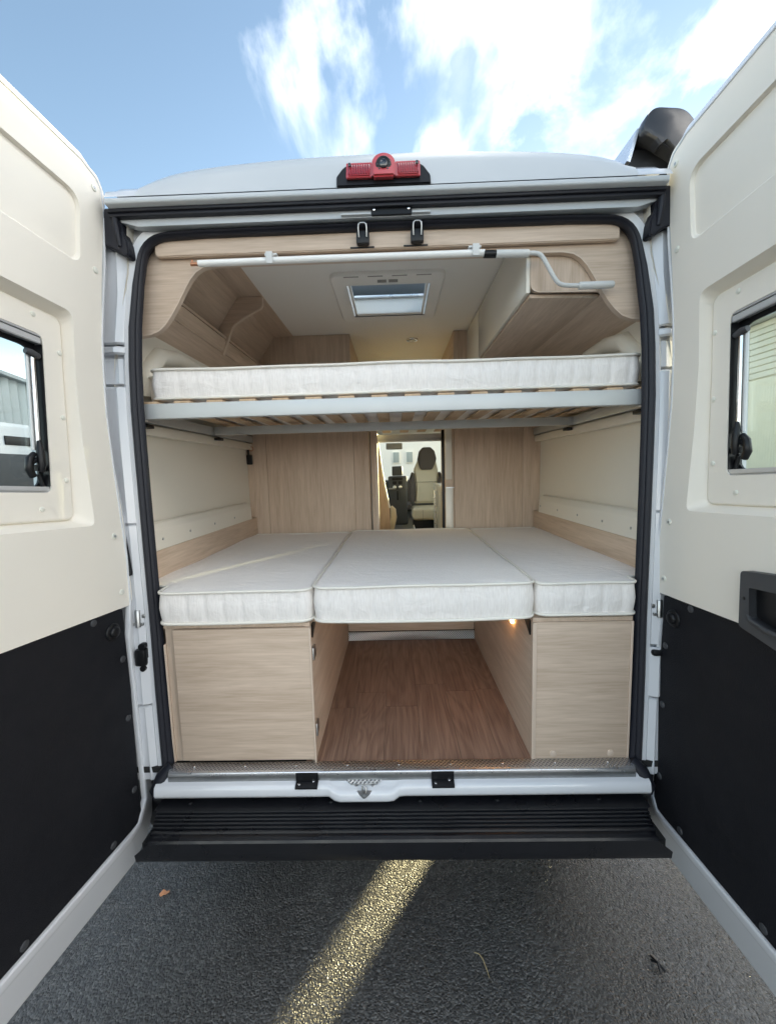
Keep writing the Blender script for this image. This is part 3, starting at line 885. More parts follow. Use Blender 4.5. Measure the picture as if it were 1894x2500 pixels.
        tube('pull_handle_lip', 'grey_plastic', shell, [f(.288, .628, .022), f(.300, .616, .025), (f(.34, .606, .027)), f(.42, .60, .027), f(.47, .61, .024)], [.003, .005, .006, .006, .004], 10)
        cyl('pull_handle_hole', 'black_plastic', shell, f(.2795, .667, .024), n, .0045, .0006, 12)
        tube('pull_handle_bar', 'grey_plastic', shell, [f(.36, .70, .010), f(.362, .655, .012), f(.365, .612, .014)], .006, 8)
    return shell
door(-1, 0)
door(1, .027)

# ------------------------------------------------------------------ van interior shell
il = box('interior_floor', 'floor_mat', van, (-.94, .94), (.0, 5.3), (-.028, -.006))
# vinyl planks of the garage floor
px0 = -.33
cols = [(-.33, -.192), (-.192, -.054), (-.054, .084), (.084, .222), (.222, .36), (.36, .49)]
rnd = random.Random(3)
for (a, b) in cols:
    y0 = .004; first = True
    while y0 < 1.0:
        ln = rnd.uniform(.25, .55) if first else rnd.uniform(.5, .9)
        y1 = min(1.005, y0+ln)
        if 1.005-y1 < .08: y1 = 1.005
        box('plank', 'floor_wood', il, (a+.0004, b-.0004), (y0+.0004, y1-.0004), (-.006, -.0005-.0003*rnd.random()), .0005, 1)
        y0 = y1; first = False
for s in (1, -1):
    # side wall lining: straight lower part, leaning in towards the roof
    sec = [(.935, -.0), (.935, .5), (.938, 1.0), (.94, 1.35), (.925, 1.46), (.895, 1.56), (.86, 1.70), (.84, 1.93)]
    rings = [[(s*x, y_, z) for x, z in sec] for y_ in (.085, .5, 1.2, 2.4)]
    loft('wall_lining', 'wall', van, rings, cap=(False, False), closed=False, ang=30)
    for z0, z1 in ((0, .85), (1.55, 1.93)): box('wall_lining', 'wall', van, (s*.935-.005, s*.935+.005), (2.4, 4.2), (z0, z1))
    for y0, y1 in ((2.4, 2.5), (3.9, 4.2)): box('wall_lining', 'wall', van, (s*.935-.005, s*.935+.005), (y0, y1), (.85, 1.55))
    box('side_window', 'glass', van, (s*.96-.002, s*.96+.002), (2.5, 3.9), (.85, 1.55))  # unseen cabin windows, added to let more daylight into the aisle
    # trim between seal and lining
    rings = []
    hp_ = [p for p in path if p[0]*s > 0 or True]
    # white ledge with screws, timber board below
    lg = prism('wall_ledge', 'wall', van, rpoly([(.93, .85), (.912, .842, .008), (.895, .818, .014), (.892, .742, .004), (.93, .742)], .003, 3), .10, 1.15, lambda u, v, w: Vector((s*u, w, v)))
    for y_ in ((.197, .404, .634, .869, 1.12) if s > 0 else (.207, .412, .648, .890)):
        cyl('screw', 'zinc', lg, (s*.893, y_, .782), (-s, 0, 0), .0055, .002, 12)
    box('wall_board', 'wood_y', van, (s*.915-.018, s*.915+.018), (.09, 1.255), (.40, .741), .001)
    # swage of the body side behind the bunk
    tube('wall_swage', 'wall', van, [(s*.93, .26, 1.33), (s*.925, .25, 1.42), (s*.905, .30, 1.49), (s*.90, .42, 1.515), (s*.90, .6, 1.52)], [.03, .035, .035, .03, .02], 12)
    for z_, yy_ in ((1.08, 0),):
        pass
rings = []
for d, w_ in ((.034, .05), (.045, .058), (.085, .066), (.12, .075)):
    rings.append([OP(x, min(z, 1.93), w_) for x, z in offs(d)])
loft('opening_lining', 'cream', van, rings, cap=(False, False), closed=False, ang=50)
SK = [(-.3, 2.5), (.3, 2.5), (.3, 3.3), (-.3, 3.3)]
plate('ceiling', 'ceiling', van, [(-.93, .13), (.93, .13), (.93, 4.2), (-.93, 4.2)], [SK, [(HX0, HY0), (HX1, HY0), (HX1, HY1), (HX0, HY1)]], 1.875, 1.925, XY)
# roof hatch
fr_o = rpoly([(-.253, .500), (.253, .500), (.250, 1.018), (-.255, 1.018)], .045, 6)
box('added_roof_light', 'glass', van, (-.34, .34), (2.46, 3.34), (2.08, 2.083))  # unseen second skylight, added to brighten the cabin inside
hx = [(HX0+.003, HY0+.003), (HX1-.003, HY0+.003), (HX1-.003, HY1-.003), (HX0+.003, HY1-.003)]
hatch = plate('roof_hatch', 'ceiling', van, inset(fr_o, .008 if Vector(inset(fr_o, .008)[0]).x > fr_o[0][0] else -.008), [hx], 1.858, 1.862, XY)
fi = inset(fr_o, .008 if Vector(inset(fr_o, .008)[0]).x > fr_o[0][0] else -.008)
loft('hatch_flange', 'ceiling', hatch, [[(u, v, 1.858) for u, v in fi], [(u, v, 1.8585) for u, v in [((p[0]+q[0])/2, (p[1]+q[1])/2) for p, q in zip(fi, fr_o)]], [(u, v, 1.864) for u, v in fr_o], [(u, v, 1.876) for u, v in fr_o]], cap=(False, False), ang=60)
bm = bmesh.new()
loft('', None, None, [[(u, v, z) for u, v in hx] for z in (1.858, 1.962)], cap=(False, False), bm=bm)
finish(bm, 'hatch_shaft', 'white_plastic', hatch)
box('hatch_blind_bar', 'white_plastic', hatch, (HX0+.012, HX1-.012), (.93, .955), (1.862, 1.876), .003)
0 and box('hatch_blind', 'frost', hatch, (HX0+.006, HX1-.006), (.76, .955), (1.970, 1.978), .002)
box('hatch_bar', 'alu', hatch, (HX0+.006, HX1-.006), (.940, .955), (1.95, 1.963), .003)
for s_, t_ in ((HX0+.01, .012), (HX1-.022, .012)): box('hatch_guide', 'white_plastic', hatch, (s_, s_+t_), (HY0+.004, HY1-.004), (1.862, 1.872), .002)
bm = bmesh.new()
loft('', None, None, [[(x, y, z) for x, y, z in ((-.25, .54, 2.02), (.25, .54, 2.02), (.25, 1.0, 2.05), (-.25, 1.0, 2.05))], [(x, y, z) for x, y, z in ((-.22, .57, 2.06), (.22, .57, 2.06), (.22, .97, 2.085), (-.22, .97, 2.085))]], cap=(False, True), bm=bm)
finish(bm, 'hatch_dome', 'glass', hatch)
for k in range(4): box('hatch_slot', 'screen_grey', hatch, (-.19+.105*k, -.125+.105*k), (.508, .514), (1.8565, 1.8585))
bm = bmesh.new()
for k in range(2):
    for j in range(4): addbox(bm, (-.045+.05*k, -.005+.05*k), (.545+.007*j, .548+.007*j), (1.8565, 1.8585))
finish(bm, 'hatch_vent', 'screen_grey', hatch)
dl = cyl('ceiling_spotlight', 'chrome', van, (.146, 1.407, 1.875), (0, 0, -1), .038, .008, 28)
cyl('spotlight_lens', 'frost', dl, (.146, 1.407, 1.868), (0, 0, -1), .024, .003, 24)

# cab: dash, console, mirror
box('dashboard', 'dash', van, (-.93, .93), (5.05, 5.7), (.35, .86), .06, 3)
dc = box('dash_console', 'dash', van, (-.10, .20), (4.95, 5.15), (.15, .93), .03, 3)
box('dash_screen', 'grey_plastic', dc, (-.035, .13), (4.92, 5.0), (.935, 1.085), .015)
box('dash_radio', 'black_plastic', dc, (-.04, .13), (4.935, 4.95), (.865, .905), .004)
for x in (-.03, .06): box('dash_vent', 'black_plastic', dc, (x, x+.065), (4.935, 4.95), (.80, .85), .004)
for x in (.0, .09): cyl('dash_knob', 'alu', dc, (x, 4.95, .755), (0, -1, 0), .028, .02, 20)
box('dash_binnacle', 'dash', van, (-.60, -.2), (4.95, 5.2), (.80, .96), .05, 3)
tube('steering_wheel', 'black_plastic', van, [(-.42+.19*math.cos(a), 4.78+.06*math.sin(a), .92+.18*math.sin(a)) for a in [2*math.pi*i/24 for i in range(24)]], .016, 8, closed=True)
box('dash_shelf', 'screen_grey', van, (-.10, .02), (4.90, 4.98), (.72, .745), .006)
box('gear_stick', 'black_plastic', van, (.03, .06), (4.88, 4.91), (.55, .70), .01)
box('rear_view_mirror', 'screen_grey', van, (-.12, .14), (5.0, 5.03), (1.35, 1.45), .02, 3)
box('cab_visor', 'ceiling', van, (-.9, .9), (4.2, 5.0), (1.56, 1.60), .01)

# ------------------------------------------------------------------ awning
aw = empty('awning', 'dark anthracite roll-out awning box mounted along the right roof edge of the van', 'awning', (1.05, 2.2, 2.2))
sec = rpoly([(.995, 2.30, .02), (1.02, 2.372, .05), (1.15, 2.36, .08), (1.24, 2.25, .06), (1.235, 2.2, .01), (1.16, 2.2, .02), (1.06, 2.262, .03)], 0, 8)
loft('awning_cassette', 'awning_dark', aw, [[(x, y_, z) for x, z in sec] for y_ in (.4, 3.9)], label='dark awning cassette')
sec2 = rpoly([(.990, 2.29, .03), (1.018, 2.378, .055), (1.155, 2.366, .085), (1.248, 2.255, .06), (1.243, 2.19, .01), (1.15, 2.19, .02), (1.085, 2.258, .012), (1.063, 2.240, .004), (1.045, 2.262, .02)], 0, 8)
loft('awning_end_cap', 'awning_dark', aw, [[(x, y_, z) for x, z in [((a-1.1)*k+1.1, (b-2.28)*k+2.28) for a, b in sec2]] for y_, k in ((.385, .90), (.389, .97), (.398, 1.), (.43, 1.))])
sec3 = rpoly([(.935, 2.05), (.94, 2.20), (1.0, 2.27), (1.06, 2.27), (1.16, 2.2), (1.2, 2.12), (1.1, 2.05)], .01, 3)
loft('awning_housing', 'black_plastic', aw, [[(x, y_, z) for x, z in sec3] for y_ in (.45, 3.88)])
loft('awning_rail', 'alu', aw, [[(x, y_, z) for x, z in ((.955, 2.21), (.99, 2.325), (1.0, 2.325), (.968, 2.205))] for y_ in (.42, 3.9)])
for y_ in (.55, 2.2): box('awning_bracket', 'alu', aw, (.90, .965), (y_, y_+.12), (1.97, 2.22), .008)

# ------------------------------------------------------------------ bed boxes either side of the garage
def empt(nm, lab, cat, loc, group=None): return empty(nm, lab, cat, loc, group)
lb = empt('storage_box', 'pale wood storage box with hinged front panel under the left mattress', 'storage box', (-.55, .5, 0), 'storage boxes under the bed')
box('side_panel', 'wood_y', lb, (-.308, -.293), (.012, 1.0), (.0, .498), .001)
box('top_panel', 'wood_y', lb, (-.80, -.293), (.012, 1.24), (.4985, .512), .001)
box('frame_panel', 'wood_z', lb, (-.800, -.752), (.020, .034), (.0, .4985), .001)
box('bottom_rail', 'wood_x', lb, (-.752, -.30), (.018, .032), (.0, .022), .001)
fd = box('front_door', 'wood_x', lb, (-.763, -.296), (.000, .016), (.016, .497), .0012)
box('edge_strip', 'edge', lb, (-.2955, -.289), (-.001, .014), (.0, .4975), .0008)
box('edge_strip', 'edge', lb, (-.806, -.801), (.012, .04), (.0, .44), .0008)
for z_ in (.118, .398):
    hb = bmesh.new()
    addbox(hb, (-.293, -.284), (.018, .05), (z_-.02, z_+.02), .002)
    cyl('', None, None, (-.287, .016, z_-.022), (0, 0, 1), .005, .044, 10, bm=hb)
    finish(hb, 'hinge', 'zinc', lb)
prism('corner_brace', 'black_plastic', lb, [(.03, .497), (.10, .497), (.03, .45)], -.293, -.288, YZ)
rb = empt('storage_box', 'pale wood storage box with a plain fixed front under the right mattress', 'storage box', (.65, .5, 0), 'storage boxes under the bed')
box('side_panel', 'wood_y', rb, (.466, .482), (.014, 1.0), (.0, .498), .001)
box('top_panel', 'wood_y', rb, (.466, .80), (.012, 1.24), (.4985, .512), .001)
box('front_panel', 'wood_x', rb, (.478, .792), (.006, .020), (.0, .498), .001)
box('edge_strip', 'edge', rb, (.464, .4775), (.004, .018), (.0, .4975), .0008)
box('edge_strip', 'edge', rb, (.7925, .800), (.004, .018), (.0, .4975), .0008)
box('frame_panel', 'wood_z', rb, (.80, .93), (.10, .112), (.0, .4975), .001)
box('frame_panel', 'wood_z', lb, (-.93, -.80), (.10, .112), (.0, .4975), .001)
for x_ in (.539, .737): cyl('screw_cap', 'edge', rb, (x_, .006, .022), (0, -1, 0), .0125, .0035, 24)
prism('corner_brace', 'black_plastic', rb, [(.03, .497), (.11, .497), (.03, .445)], .461, .466, YZ)
bx = empt('garage_bulkhead', 'low wood bulkhead with a chequered metal kick strip at the end of the wood floor', 'bulkhead', (.08, 1.02, 0))
box('kick_strip', 'tread_v', bx, (-.293, .466), (1.000, 1.006), (.0, .052), .001, f=None)
box('upper_board', 'wood_x', bx, (-.293, .466), (1.012, 1.03), (.054, .498), .001)
# warm lamp under the mattress
lp = empt('garage_lamp', 'small warm lit lamp on the right side panel, just under the middle mattress', 'lamp', (.46, .28, .45))
prism('lamp_lens', 'mdf', lp, rpoly([(.315, .478), (.240, .478), (.228, .43), (.222, .405), (.24, .415)], .006, 3), .455, .465, YZ)
box('lamp_housing', 'black_plastic', lp, (.45, .466), (.215, .335), (.478, .494), .002)

# ------------------------------------------------------------------ mattresses
def mattress(name, label, x0, x1, y0, y1, z0, z1, rc=.045, seed=1, sag=0., dz=.0, group=None, sp=.062, crown=.004, nl=0, nr=0, yn=.07):
    rn = random.Random(seed)
    ph = [rn.uniform(0, 6.28) for _ in range(6)]
    root = empty(name, label, 'mattress', ((x0+x1)/2, (y0+y1)/2, z0), group)
    # dense rounded outline; the ends step back behind the door seal
    base = [(x0+nl, y0, rc), (x1-nr, y0, rc)]
    if nr: base += [(x1-nr, yn, .01), (x1, yn+.03, .02)]
    base += [(x1, y1, rc), (x0, y1, rc)]
    if nl: base += [(x0, yn+.03, .02), (x0+nl, yn, .01)]
    raw = rpoly(base, 0, 6); pts = []
    for i, p in enumerate(raw):
        a_, b_ = Vector(p), Vector(raw[(i+1) % len(raw)])
        n_ = max(1, int((b_-a_).length/(.0078 if min(a_.y, b_.y) < y0+.06 else .02)))
        for j in range(n_): pts.append(tuple(a_.lerp(b_, j/n_)))
    k = len(pts)
    cx, cy = (x0+x1)/2, (y0+y1)/2
    nrm = []
    for i in range(k):
        a = Vector(pts[i-1]); b = Vector(pts[(i+1) % k]); t = (b-a).normalized(); nrm.append(Vector((t.y, -t.x)))
    # arc length for the quilting seams
    s_ = 0; sl = []
    for i in range(k):
        sl.append(s_); s_ += (Vector(pts[(i+1) % k])-Vector(pts[i])).length
    def wob(x, y):
        return 0.0012*math.sin(x*7+ph[0])+.0009*math.sin(x*15+ph[1]+y*3)+.0015*math.sin(y*9+ph[2])+dz*(x-cx)
    def low(x, y): return sag*math.cos((x-cx)/(x1-x0)*math.pi)
    H_ = z1-z0
    rings = []
    prof_ = [(-.020, 0), (-.006, .001), (-.001, .006), (.0, .12), (.002, .3), (.004, .5), (.002, .7), (.0, .88), (-.001, .995), (-.006, 1.0)]
    for pi_, (o_, h_) in enumerate(prof_):
        ring = []
        for i in range(k):
            ss = (sl[i] % sp)/sp
            q_ = min(ss, 1-ss)
            groove = -.0045*math.exp(-(q_/.06)**2) if .05 < h_ < .95 else 0
            puff = .002*math.sin(ss*math.pi)*math.sin(math.pi*min(1, max(0, h_)))
            p = Vector(pts[i])+nrm[i]*(o_+groove+puff)
            hh = h_*H_ if h_ > .01 or pi_ > 2 else h_
            z = z0+hh+wob(p.x, p.y)*(.4+.6*h_)-low(p.x, p.y)*(1-h_)
            ring.append((p.x, p.y, z))
        rings.append(ring)
    # domed top
    for j, (t, c_) in enumerate(((.02, .006), (.05, .010), (.12, .013), (.25, .015), (.45, .015), (.7, .015))):
        ring = []
        for i in range(k):
            p = Vector(pts[i])
            dx = min(1, t*2.2*(x1-x0)/(x1-x0))
            q = Vector((p.x+(cx-p.x)*t, p.y+(cy-p.y)*t))
            z = z1+wob(q.x, q.y)+c_*crown/.004*.4+.0012*math.sin(q.x*23+ph[3])*math.sin(q.y*17+ph[4])
            ring.append((q.x, q.y, z))
        rings.append(ring)
    # bottom ring order: cap both ends
    loft('mattress_body', 'fabric', root, rings, cap=(True, True), ang=75)
    for zz, lo, nm in ((1, 0, 'piping'), (0, 1, 'piping')):
        pp = []
        for i in range(0, k):
            p = Vector(pts[i])+nrm[i]*.0015
            z = (z1+.001+wob(p.x, p.y)) if zz else (z0+.004+wob(p.x, p.y)*.4-low(p.x, p.y))
            pp.append((p.x, p.y, z))
        tube(nm, 'piping', root, pp, .0052, 8, closed=True)
    return root
mattress('bunk_mattress', 'long white mattress on the raised slatted bunk across the van', -.905, .905, .125, 1.36, 1.291, 1.392, nl=.064, nr=.038, yn=.2, rc=.05, seed=4, dz=.0, sp=.0625)
mattress('bed_mattress', 'left lower mattress, its front rim dipping over the hinged wood box', -.928, -.281, -.004, 1.225, .521, .630, nl=.122, seed=11, sag=.004, group='lower mattresses')
mattress('bed_mattress', 'wide middle lower mattress bridging the wood floored gap between the boxes', -.273, .466, -.012, 1.222, .521, .639, seed=22, sag=.006, sp=.075, group='lower mattresses')
mattress('bed_mattress', 'narrow right lower mattress beside the right wall', .475, .928, .004, 1.225, .522, .632, nr=.12, seed=33, sag=.002, group='lower mattresses')
# support under the middle mattress
bp_ = empt('bed_board', 'thin board bridging the two storage boxes under the middle mattress', 'board', (.08, .6, .51))
box('board', 'wood_y', bp_, (-.291, .465), (.05, 1.22), (.499, .513), .001)

# ------------------------------------------------------------------ bunk frame
bf = empt('slatted_bunk', 'raised bunk frame of grey metal beams with wooden slats under the long mattress', 'bunk frame', (0, .7, 1.2))
def beam(y_, z0, z1, x0=-.925, x1=.925, t=.03):
    b_ = bmesh.new()
    addbox(b_, (x0, x1), (y_, y_+t), (z0, z1), .0025)
    return finish(b_, 'beam', 'alu_matt', bf)
beam(.098, 1.2225, 1.274, -.862, .864)
box('beam_end', 'alu_matt', bf, (-.90, .90), (.129, .15), (1.226, 1.268), .001)
beam(.70, 1.222, 1.262, -.885, .905)
beam(1.40, 1.212, 1.262, -.90, .90)
box('beam_flange', 'alu_matt', bf, (-.90, .90), (1.385, 1.40), (1.212, 1.222), .001)
for s in (1, -1):
    box('end_cap', 'white_plastic', bf, (s*.845-.012, s*.845+.012) if False else (s*.864-.003, s*.864+.003), (.096, .129), (1.217, 1.272), .002)
    box('side_rail', 'alu_matt', bf, (s*.905-.012, s*.905+.012), (.102, 1.40), (1.222, 1.262), .002)
    box('wall_rail', 'wall', bf, (s*.918-.016, s*.918+.016), (.10, 1.42), (1.178, 1.215), .003)
    for y_ in (.13, .72):
        box('rail_clip', 'black_plastic', bf, (s*.885-.014, s*.885+.014), (y_, y_+.05), (1.198, 1.212), .003)
sl0 = None
for i in range(16):
    x_ = -.865+.1145*i
    if sl0 is None:
        sl0 = box('slat', 'slat', bf, (x_, x_+.056), (.104, 1.42), (1.2745, 1.2825), .0015)
    else:
        c = sl0.copy(); COL.objects.link(c); c.parent = bf
        c.matrix_parent_inverse = sl0.matrix_parent_inverse.copy()
        c.location = (.1145*i, 0, 0)
        c['label'] = 'wooden bed slat'
for k in list(bf.children):
    if k.name.startswith('slat') and 'label' in k: del k['label']
for s in (1, -1):
    for i in range(5):
        pass

# ------------------------------------------------------------------ arch panel, shelf box above the opening
ar = empt('arch_panel', 'pale wood arch panel with curved lower corners just inside the rear opening', 'wood panel', (0, .14, 1.5))
curve = [(.95, 1.506), (.868, 1.508), (.825, 1.513), (.795, 1.524), (.770, 1.545), (.748, 1.572), (.722, 1.610), (.693, 1.658), (.672, 1.690), (.650, 1.713), (.625, 1.727), (.59, 1.733), (.50, 1.734)]
outl = [(-.95, 1.90), (.95, 1.90)]+curve+[(-x, z) for x, z in reversed(curve)]
# match the wall outline at the sides
outl = [((max(-.915, min(.915, x))), z) for x, z in outl]
prism('arch_board', 'wood_x', ar, outl, .13, .146, XZ)
bm = bmesh.new()
cv = curve[1:]+[(-x, z) for x, z in reversed(curve[1:])]
loft('', None, None, [[(x, y_, z) for x, z in cv] for y_ in (.128, .130, .147, .148)], cap=(False, False), closed=False, bm=bm)
for v in bm.verts: v.co.z -= .0006
loft('', None, None, [[(x, .1283, z) for x, z in cv], [(x, .1283, z+.005) for x, z in cv]], cap=(False, False), closed=False, bm=bm)
finish(bm, 'edge_banding', 'edge', ar)
sh = empt('header_shelf', 'long pale wood box with rounded ends along the top of the rear opening', 'wood box', (0, .12, 1.75))
prism('shelf_box', 'wood_x', sh, rpoly([(-.775, 1.756, .016), (.768, 1.756, .016), (.768, 1.813, .026), (-.775, 1.813, .026)], 0, 6), .108, .128, XZ, bev=.003)
0 and box('shelf_bottom', 'wood_x', sh, (-.74, .74), (.110, .128), (1.748, 1.7555), .002)
for x in (-.073, .104): box('striker_slot', 'black_plastic', sh, (x-.045, x+.035), (.1065, .1085), (1.7585, 1.7635), .0004)

# ------------------------------------------------------------------ crank rod on clips
cr = empt('awning_crank', 'long white awning crank rod clipped under the wood box, with a bent grey handle', 'crank', (0, .095, 1.72))
yR = .092
tube('rod', 'white_plastic', cr, [(-.622, yR, 1.722), (-.2, yR, 1.723), (.322, yR, 1.722)], .0105, 18)
tube('hook_tip', 'brass', cr, [(-.648, yR, 1.721), (-.620, yR, 1.7215)], .006, 12)
cyl('hook_pin', 'brass', cr, (-.643, yR, 1.719), (0, 0, 1), .004, .016, 8)
tube('collar', 'black_plastic', cr, [(.320, yR, 1.718), (.360, yR, 1.717)], .0118, 18)
tube('upper_grip', 'grip', cr, [(.356, yR, 1.717), (.36, yR, 1.717), (.462, yR, 1.715), (.466, yR, 1.715)], [.010, .0122, .0122, .0105], 18)
bend = [(.462, 1.715), (.482, 1.7145), (.496, 1.712), (.506, 1.706), (.514, 1.696), (.546, 1.641), (.556, 1.626), (.566, 1.617), (.580, 1.612), (.600, 1.610), (.638, 1.609)]
tube('crank_bend', 'grip', cr, [(x, yR-.002, z) for x, z in bend], .0068, 14)
tube('handle_grip', 'grip', cr, [(.630, yR, 1.609), (.633, yR, 1.609), (.738, yR, 1.609), (.743, yR, 1.609)], [.008, .0118, .0118, .009], 18)
for i, x in enumerate((-.382, .292)):
    cl_ = bmesh.new()
    addbox(cl_, (x-.021, x+.021), (.096, .130), (1.742, 1.749), .002)
    addbox(cl_, (x-.011, x+.011), (.077, .081), (1.708, 1.745), .0015)
    addbox(cl_, (x-.011, x+.011), (.080, .106), (1.733, 1.743), .0015)
    finish(cl_, 'rod_clip', 'grip', cr)

# ------------------------------------------------------------------ right overhead locker
ro = empt('overhead_locker', 'right overhead locker with glossy cream doors, wood end and wood underside', 'locker', (.7, 1.3, 1.6))
for y0, y1 in ((.152, .93), (.936, 1.70), (1.706, 2.4)):
    box('locker_door', 'locker', ro, (.478, .492), (y0, y1), (1.617, 1.868), .002)
prism('end_panel', 'wood_z', ro, rpoly([(.492, 1.874, .002), (.492, 1.620, .030), (.86, 1.6125, .002), (.86, 1.874, .002)], 0, 6), .150, .166, XZ, bev=.0008)
prism('end_edge', 'edge', ro, [(.4925, 1.874), (.4925, 1.645), (.496, 1.630), (.506, 1.621), (.522, 1.6165), (.73, 1.6125), (.73, 1.6155), (.523, 1.6195), (.509, 1.624), (.500, 1.633), (.4965, 1.646), (.4965, 1.874)], .1485, .1505, XZ)
box('underside', 'wood_y', ro, (.4935, .734), (.167, 2.4), (1.606, 1.619), .001, f=lambda p: Vector((p.x, p.y, p.z-(p.x-.49)*.025)))
prism('sloped_panel', 'wood_y', ro, [(.736, 1.612), (.730, 1.600), (.905, 1.535), (.915, 1.545)], .152, 2.4, XZ)
# ------------------------------------------------------------------ left overhead shelf unit
lo = empt('overhead_shelf', 'left open wood overhead shelf with a curved wood divider', 'shelf', (-.75, 1.2, 1.6))
def strip3(nm, pa, pb, y0, y1, mt_='wood_y', t=.012):
    a, b = Vector(pa), Vector(pb); d_ = (b-a).normalized(); nn = Vector((-d_.y, d_.x))*t
    return prism(nm, mt_, lo, [tuple(a), tuple(b), tuple(b+nn), tuple(a+nn)], y0, y1, XZ)
strip3('ceiling_board', (-.604, 1.873), (-.726, 1.866), .150, 2.3, t=-.008)
strip3('back_panel', (-.724, 1.866), (-.828, 1.722), .150, 2.3, t=-.012)
strip3('lip_panel', (-.790, 1.672), (-.812, 1.616), .150, 2.3, t=-.012)
strip3('shelf_board', (-.788, 1.676), (-.90, 1.676), .150, 2.3, t=-.012)
strip3('sloped_panel', (-.8125, 1.613), (-.914, 1.545), .150, 2.3, t=-.012)
div = rpoly([(-.835, 1.722, 0), (-.722, 1.868, 0), (-.606, 1.868, .002), (-.606, 1.820, .03), (-.70, 1.775, .05), (-.755, 1.740, .05), (-.812, 1.605, .003), (-.826, 1.612, 0)], 0, 6)
prism('divider', 'wood_x', lo, div, .690, .704, XZ)
dv = div[2:-1]
dedge = bmesh.new()
loft('', None, None, [[(x, .6885, z) for x, z in dv], [(x+.002, .6885, z-.002) for x, z in dv], [(x+.002, .706, z-.002) for x, z in dv]], cap=(False, False), closed=False, bm=dedge)
tube('', None, None, [(x, .692, z) for x, z in dv[1:]], .0035, 6, bm=dedge)
finish(dedge, 'edge_banding', 'edge', lo)

# ------------------------------------------------------------------ wardrobes either side of the aisle
wl = empt('wardrobe', 'left pale wood wardrobe wall at the head of the beds', 'wardrobe', (-.6, 1.5, 0), 'wardrobes beside the aisle')
box('front_panel', 'wood_z', wl, (-.812, -.2515), (1.262, 1.278), (-.005, 1.873), .001)
box('side_strip', 'wood_z', wl, (-.94, -.8135), (1.258, 1.276), (-.005, 1.873), .001)
box('side_panel', 'wood_y', wl, (-.268, -.2515), (1.279, 2.0), (-.005, 1.873), .001)
for x0, x1, y_, mt_ in ((-.250, -.152, 1.268, 'wood_z'), (-.151, -.137, 1.30, 'screen_grey'), (-.139, -.1175, 1.272, 'wood_z'), (-.117, -.097, 1.266, 'edge')):
    box('door_jamb', mt_, wl, (x0, x1), (y_, y_+.03), (-.005, 1.56), .001)
wr = empt('wardrobe', 'right pale wood wardrobe wall with cream doors facing the aisle', 'wardrobe', (.6, 1.5, 0), 'wardrobes beside the aisle')
box('front_panel', 'wood_z', wr, (.3945, .829), (1.262, 1.278), (-.005, 1.873), .001)
box('side_strip', 'wood_z', wr, (.8305, .94), (1.260, 1.276), (-.005, 1.873), .001)
box('side_panel', 'wood_y', wr, (.3945, .408), (1.279, 2.0), (-.005, 1.873), .001)
box('cupboard_door', 'locker', wr, (.336, .380), (1.27, 1.29), (.953, 1.5), .003)
box('cupboard_door', 'locker', wr, (.336, .386), (1.27, 1.29), (.0, .900), .003)
box('cupboard_frame', 'wood_z', wr, (.338, .3935), (1.275, 1.30), (-.005, 1.5), .001)
box('cupboard_handle', 'alu', wr, (.338, .392), (1.262, 1.275), (.898, .904), .001)
box('jamb_shadow_gap', 'black_plastic', wr, (.318, .336), (1.30, 1.32), (-.005, 1.5), .001)
# curved room partition further forward, with its upholstered bench end
cpn = empt('aisle_partition', 'tapering wood partition with a white curved edge on the left of the aisle', 'partition', (-.3, 2.2, 0))
pc = [(-.137, 1.34), (-.130, 1.25), (-.118, 1.15), (-.103, 1.02), (-.085, .90), (-.066, .80), (-.050, .72), (-.043, .69)]
prism('partition_board', 'wood_z', cpn, [(-.93, .0), (-.93, 1.34)]+pc+[(-.040, .4), (-.040, .0)], 2.2, 2.216, XZ)
tube('edge_banding', 'white_plastic', cpn, [(x, 2.205, z) for x, z in pc], .009, 8)
tube('bench_cushion', 'seat_cream', cpn, [(-.030, 2.25, .70), (-.012, 2.25, .67), (-.008, 2.25, .60), (-.028, 2.25, .50), (-.03, 2.25, .42)], [.012, .024, .028, .024, .02], 10)
# far furniture block on the right of the aisle so the cab is framed
kb = empt('kitchen_block', 'white edged kitchen block far along the right side of the aisle', 'cabinet', (.7, 2.8, 0))
box('worktop_block', 'locker', kb, (.462, .90), (2.6, 3.4), (.0, .86), .01)
tube('table_leg', 'alu', kb, [(.43, 2.9, .0), (.43, 2.9, .80)], .012, 12)

# ------------------------------------------------------------------ swivelled passenger seat
ps = empt('cab_seat', 'cream and taupe cab seat with a dark headrest, facing back down the aisle', 'seat', (.42, 4.2, 0))
f_ = lambda yy: (lambda u, v, w: Vector((u, w+yy+(v-.55)*.18, v)))
prism('backrest', 'seat_cream', ps, rpoly([(.27, .55), (.60, .55), (.62, .75), (.62, 1.02), (.585, 1.17), (.345, 1.17), (.275, 1.02), (.30, .75)], .03, 4), .0, .12, f_(4.22), bev=.025)
prism('bolster', 'seat_grey', ps, rpoly([(.215, .56), (.295, .58), (.300, .74), (.285, .96), (.25, 1.0), (.20, .86), (.195, .70)], .03, 4), -.03, .11, f_(4.22), bev=.02)
prism('bolster', 'seat_grey', ps, rpoly([(.61, .58), (.67, .56), (.70, .72), (.67, .95), (.63, 1.0), (.61, .8)], .03, 4), -.03, .11, f_(4.22), bev=.02)
prism('headrest', 'seat_grey', ps, rpoly([(.375, 1.018), (.535, 1.018), (.575, 1.10), (.60, 1.17), (.575, 1.28), (.52, 1.335), (.41, 1.335), (.36, 1.28), (.335, 1.17), (.345, 1.10)], .04, 5), -.03, .10, f_(4.20), bev=.025)
box('seat_cushion', 'seat_cream', ps, (.23, .615), (3.80, 4.3), (.36, .52), .045, 4)
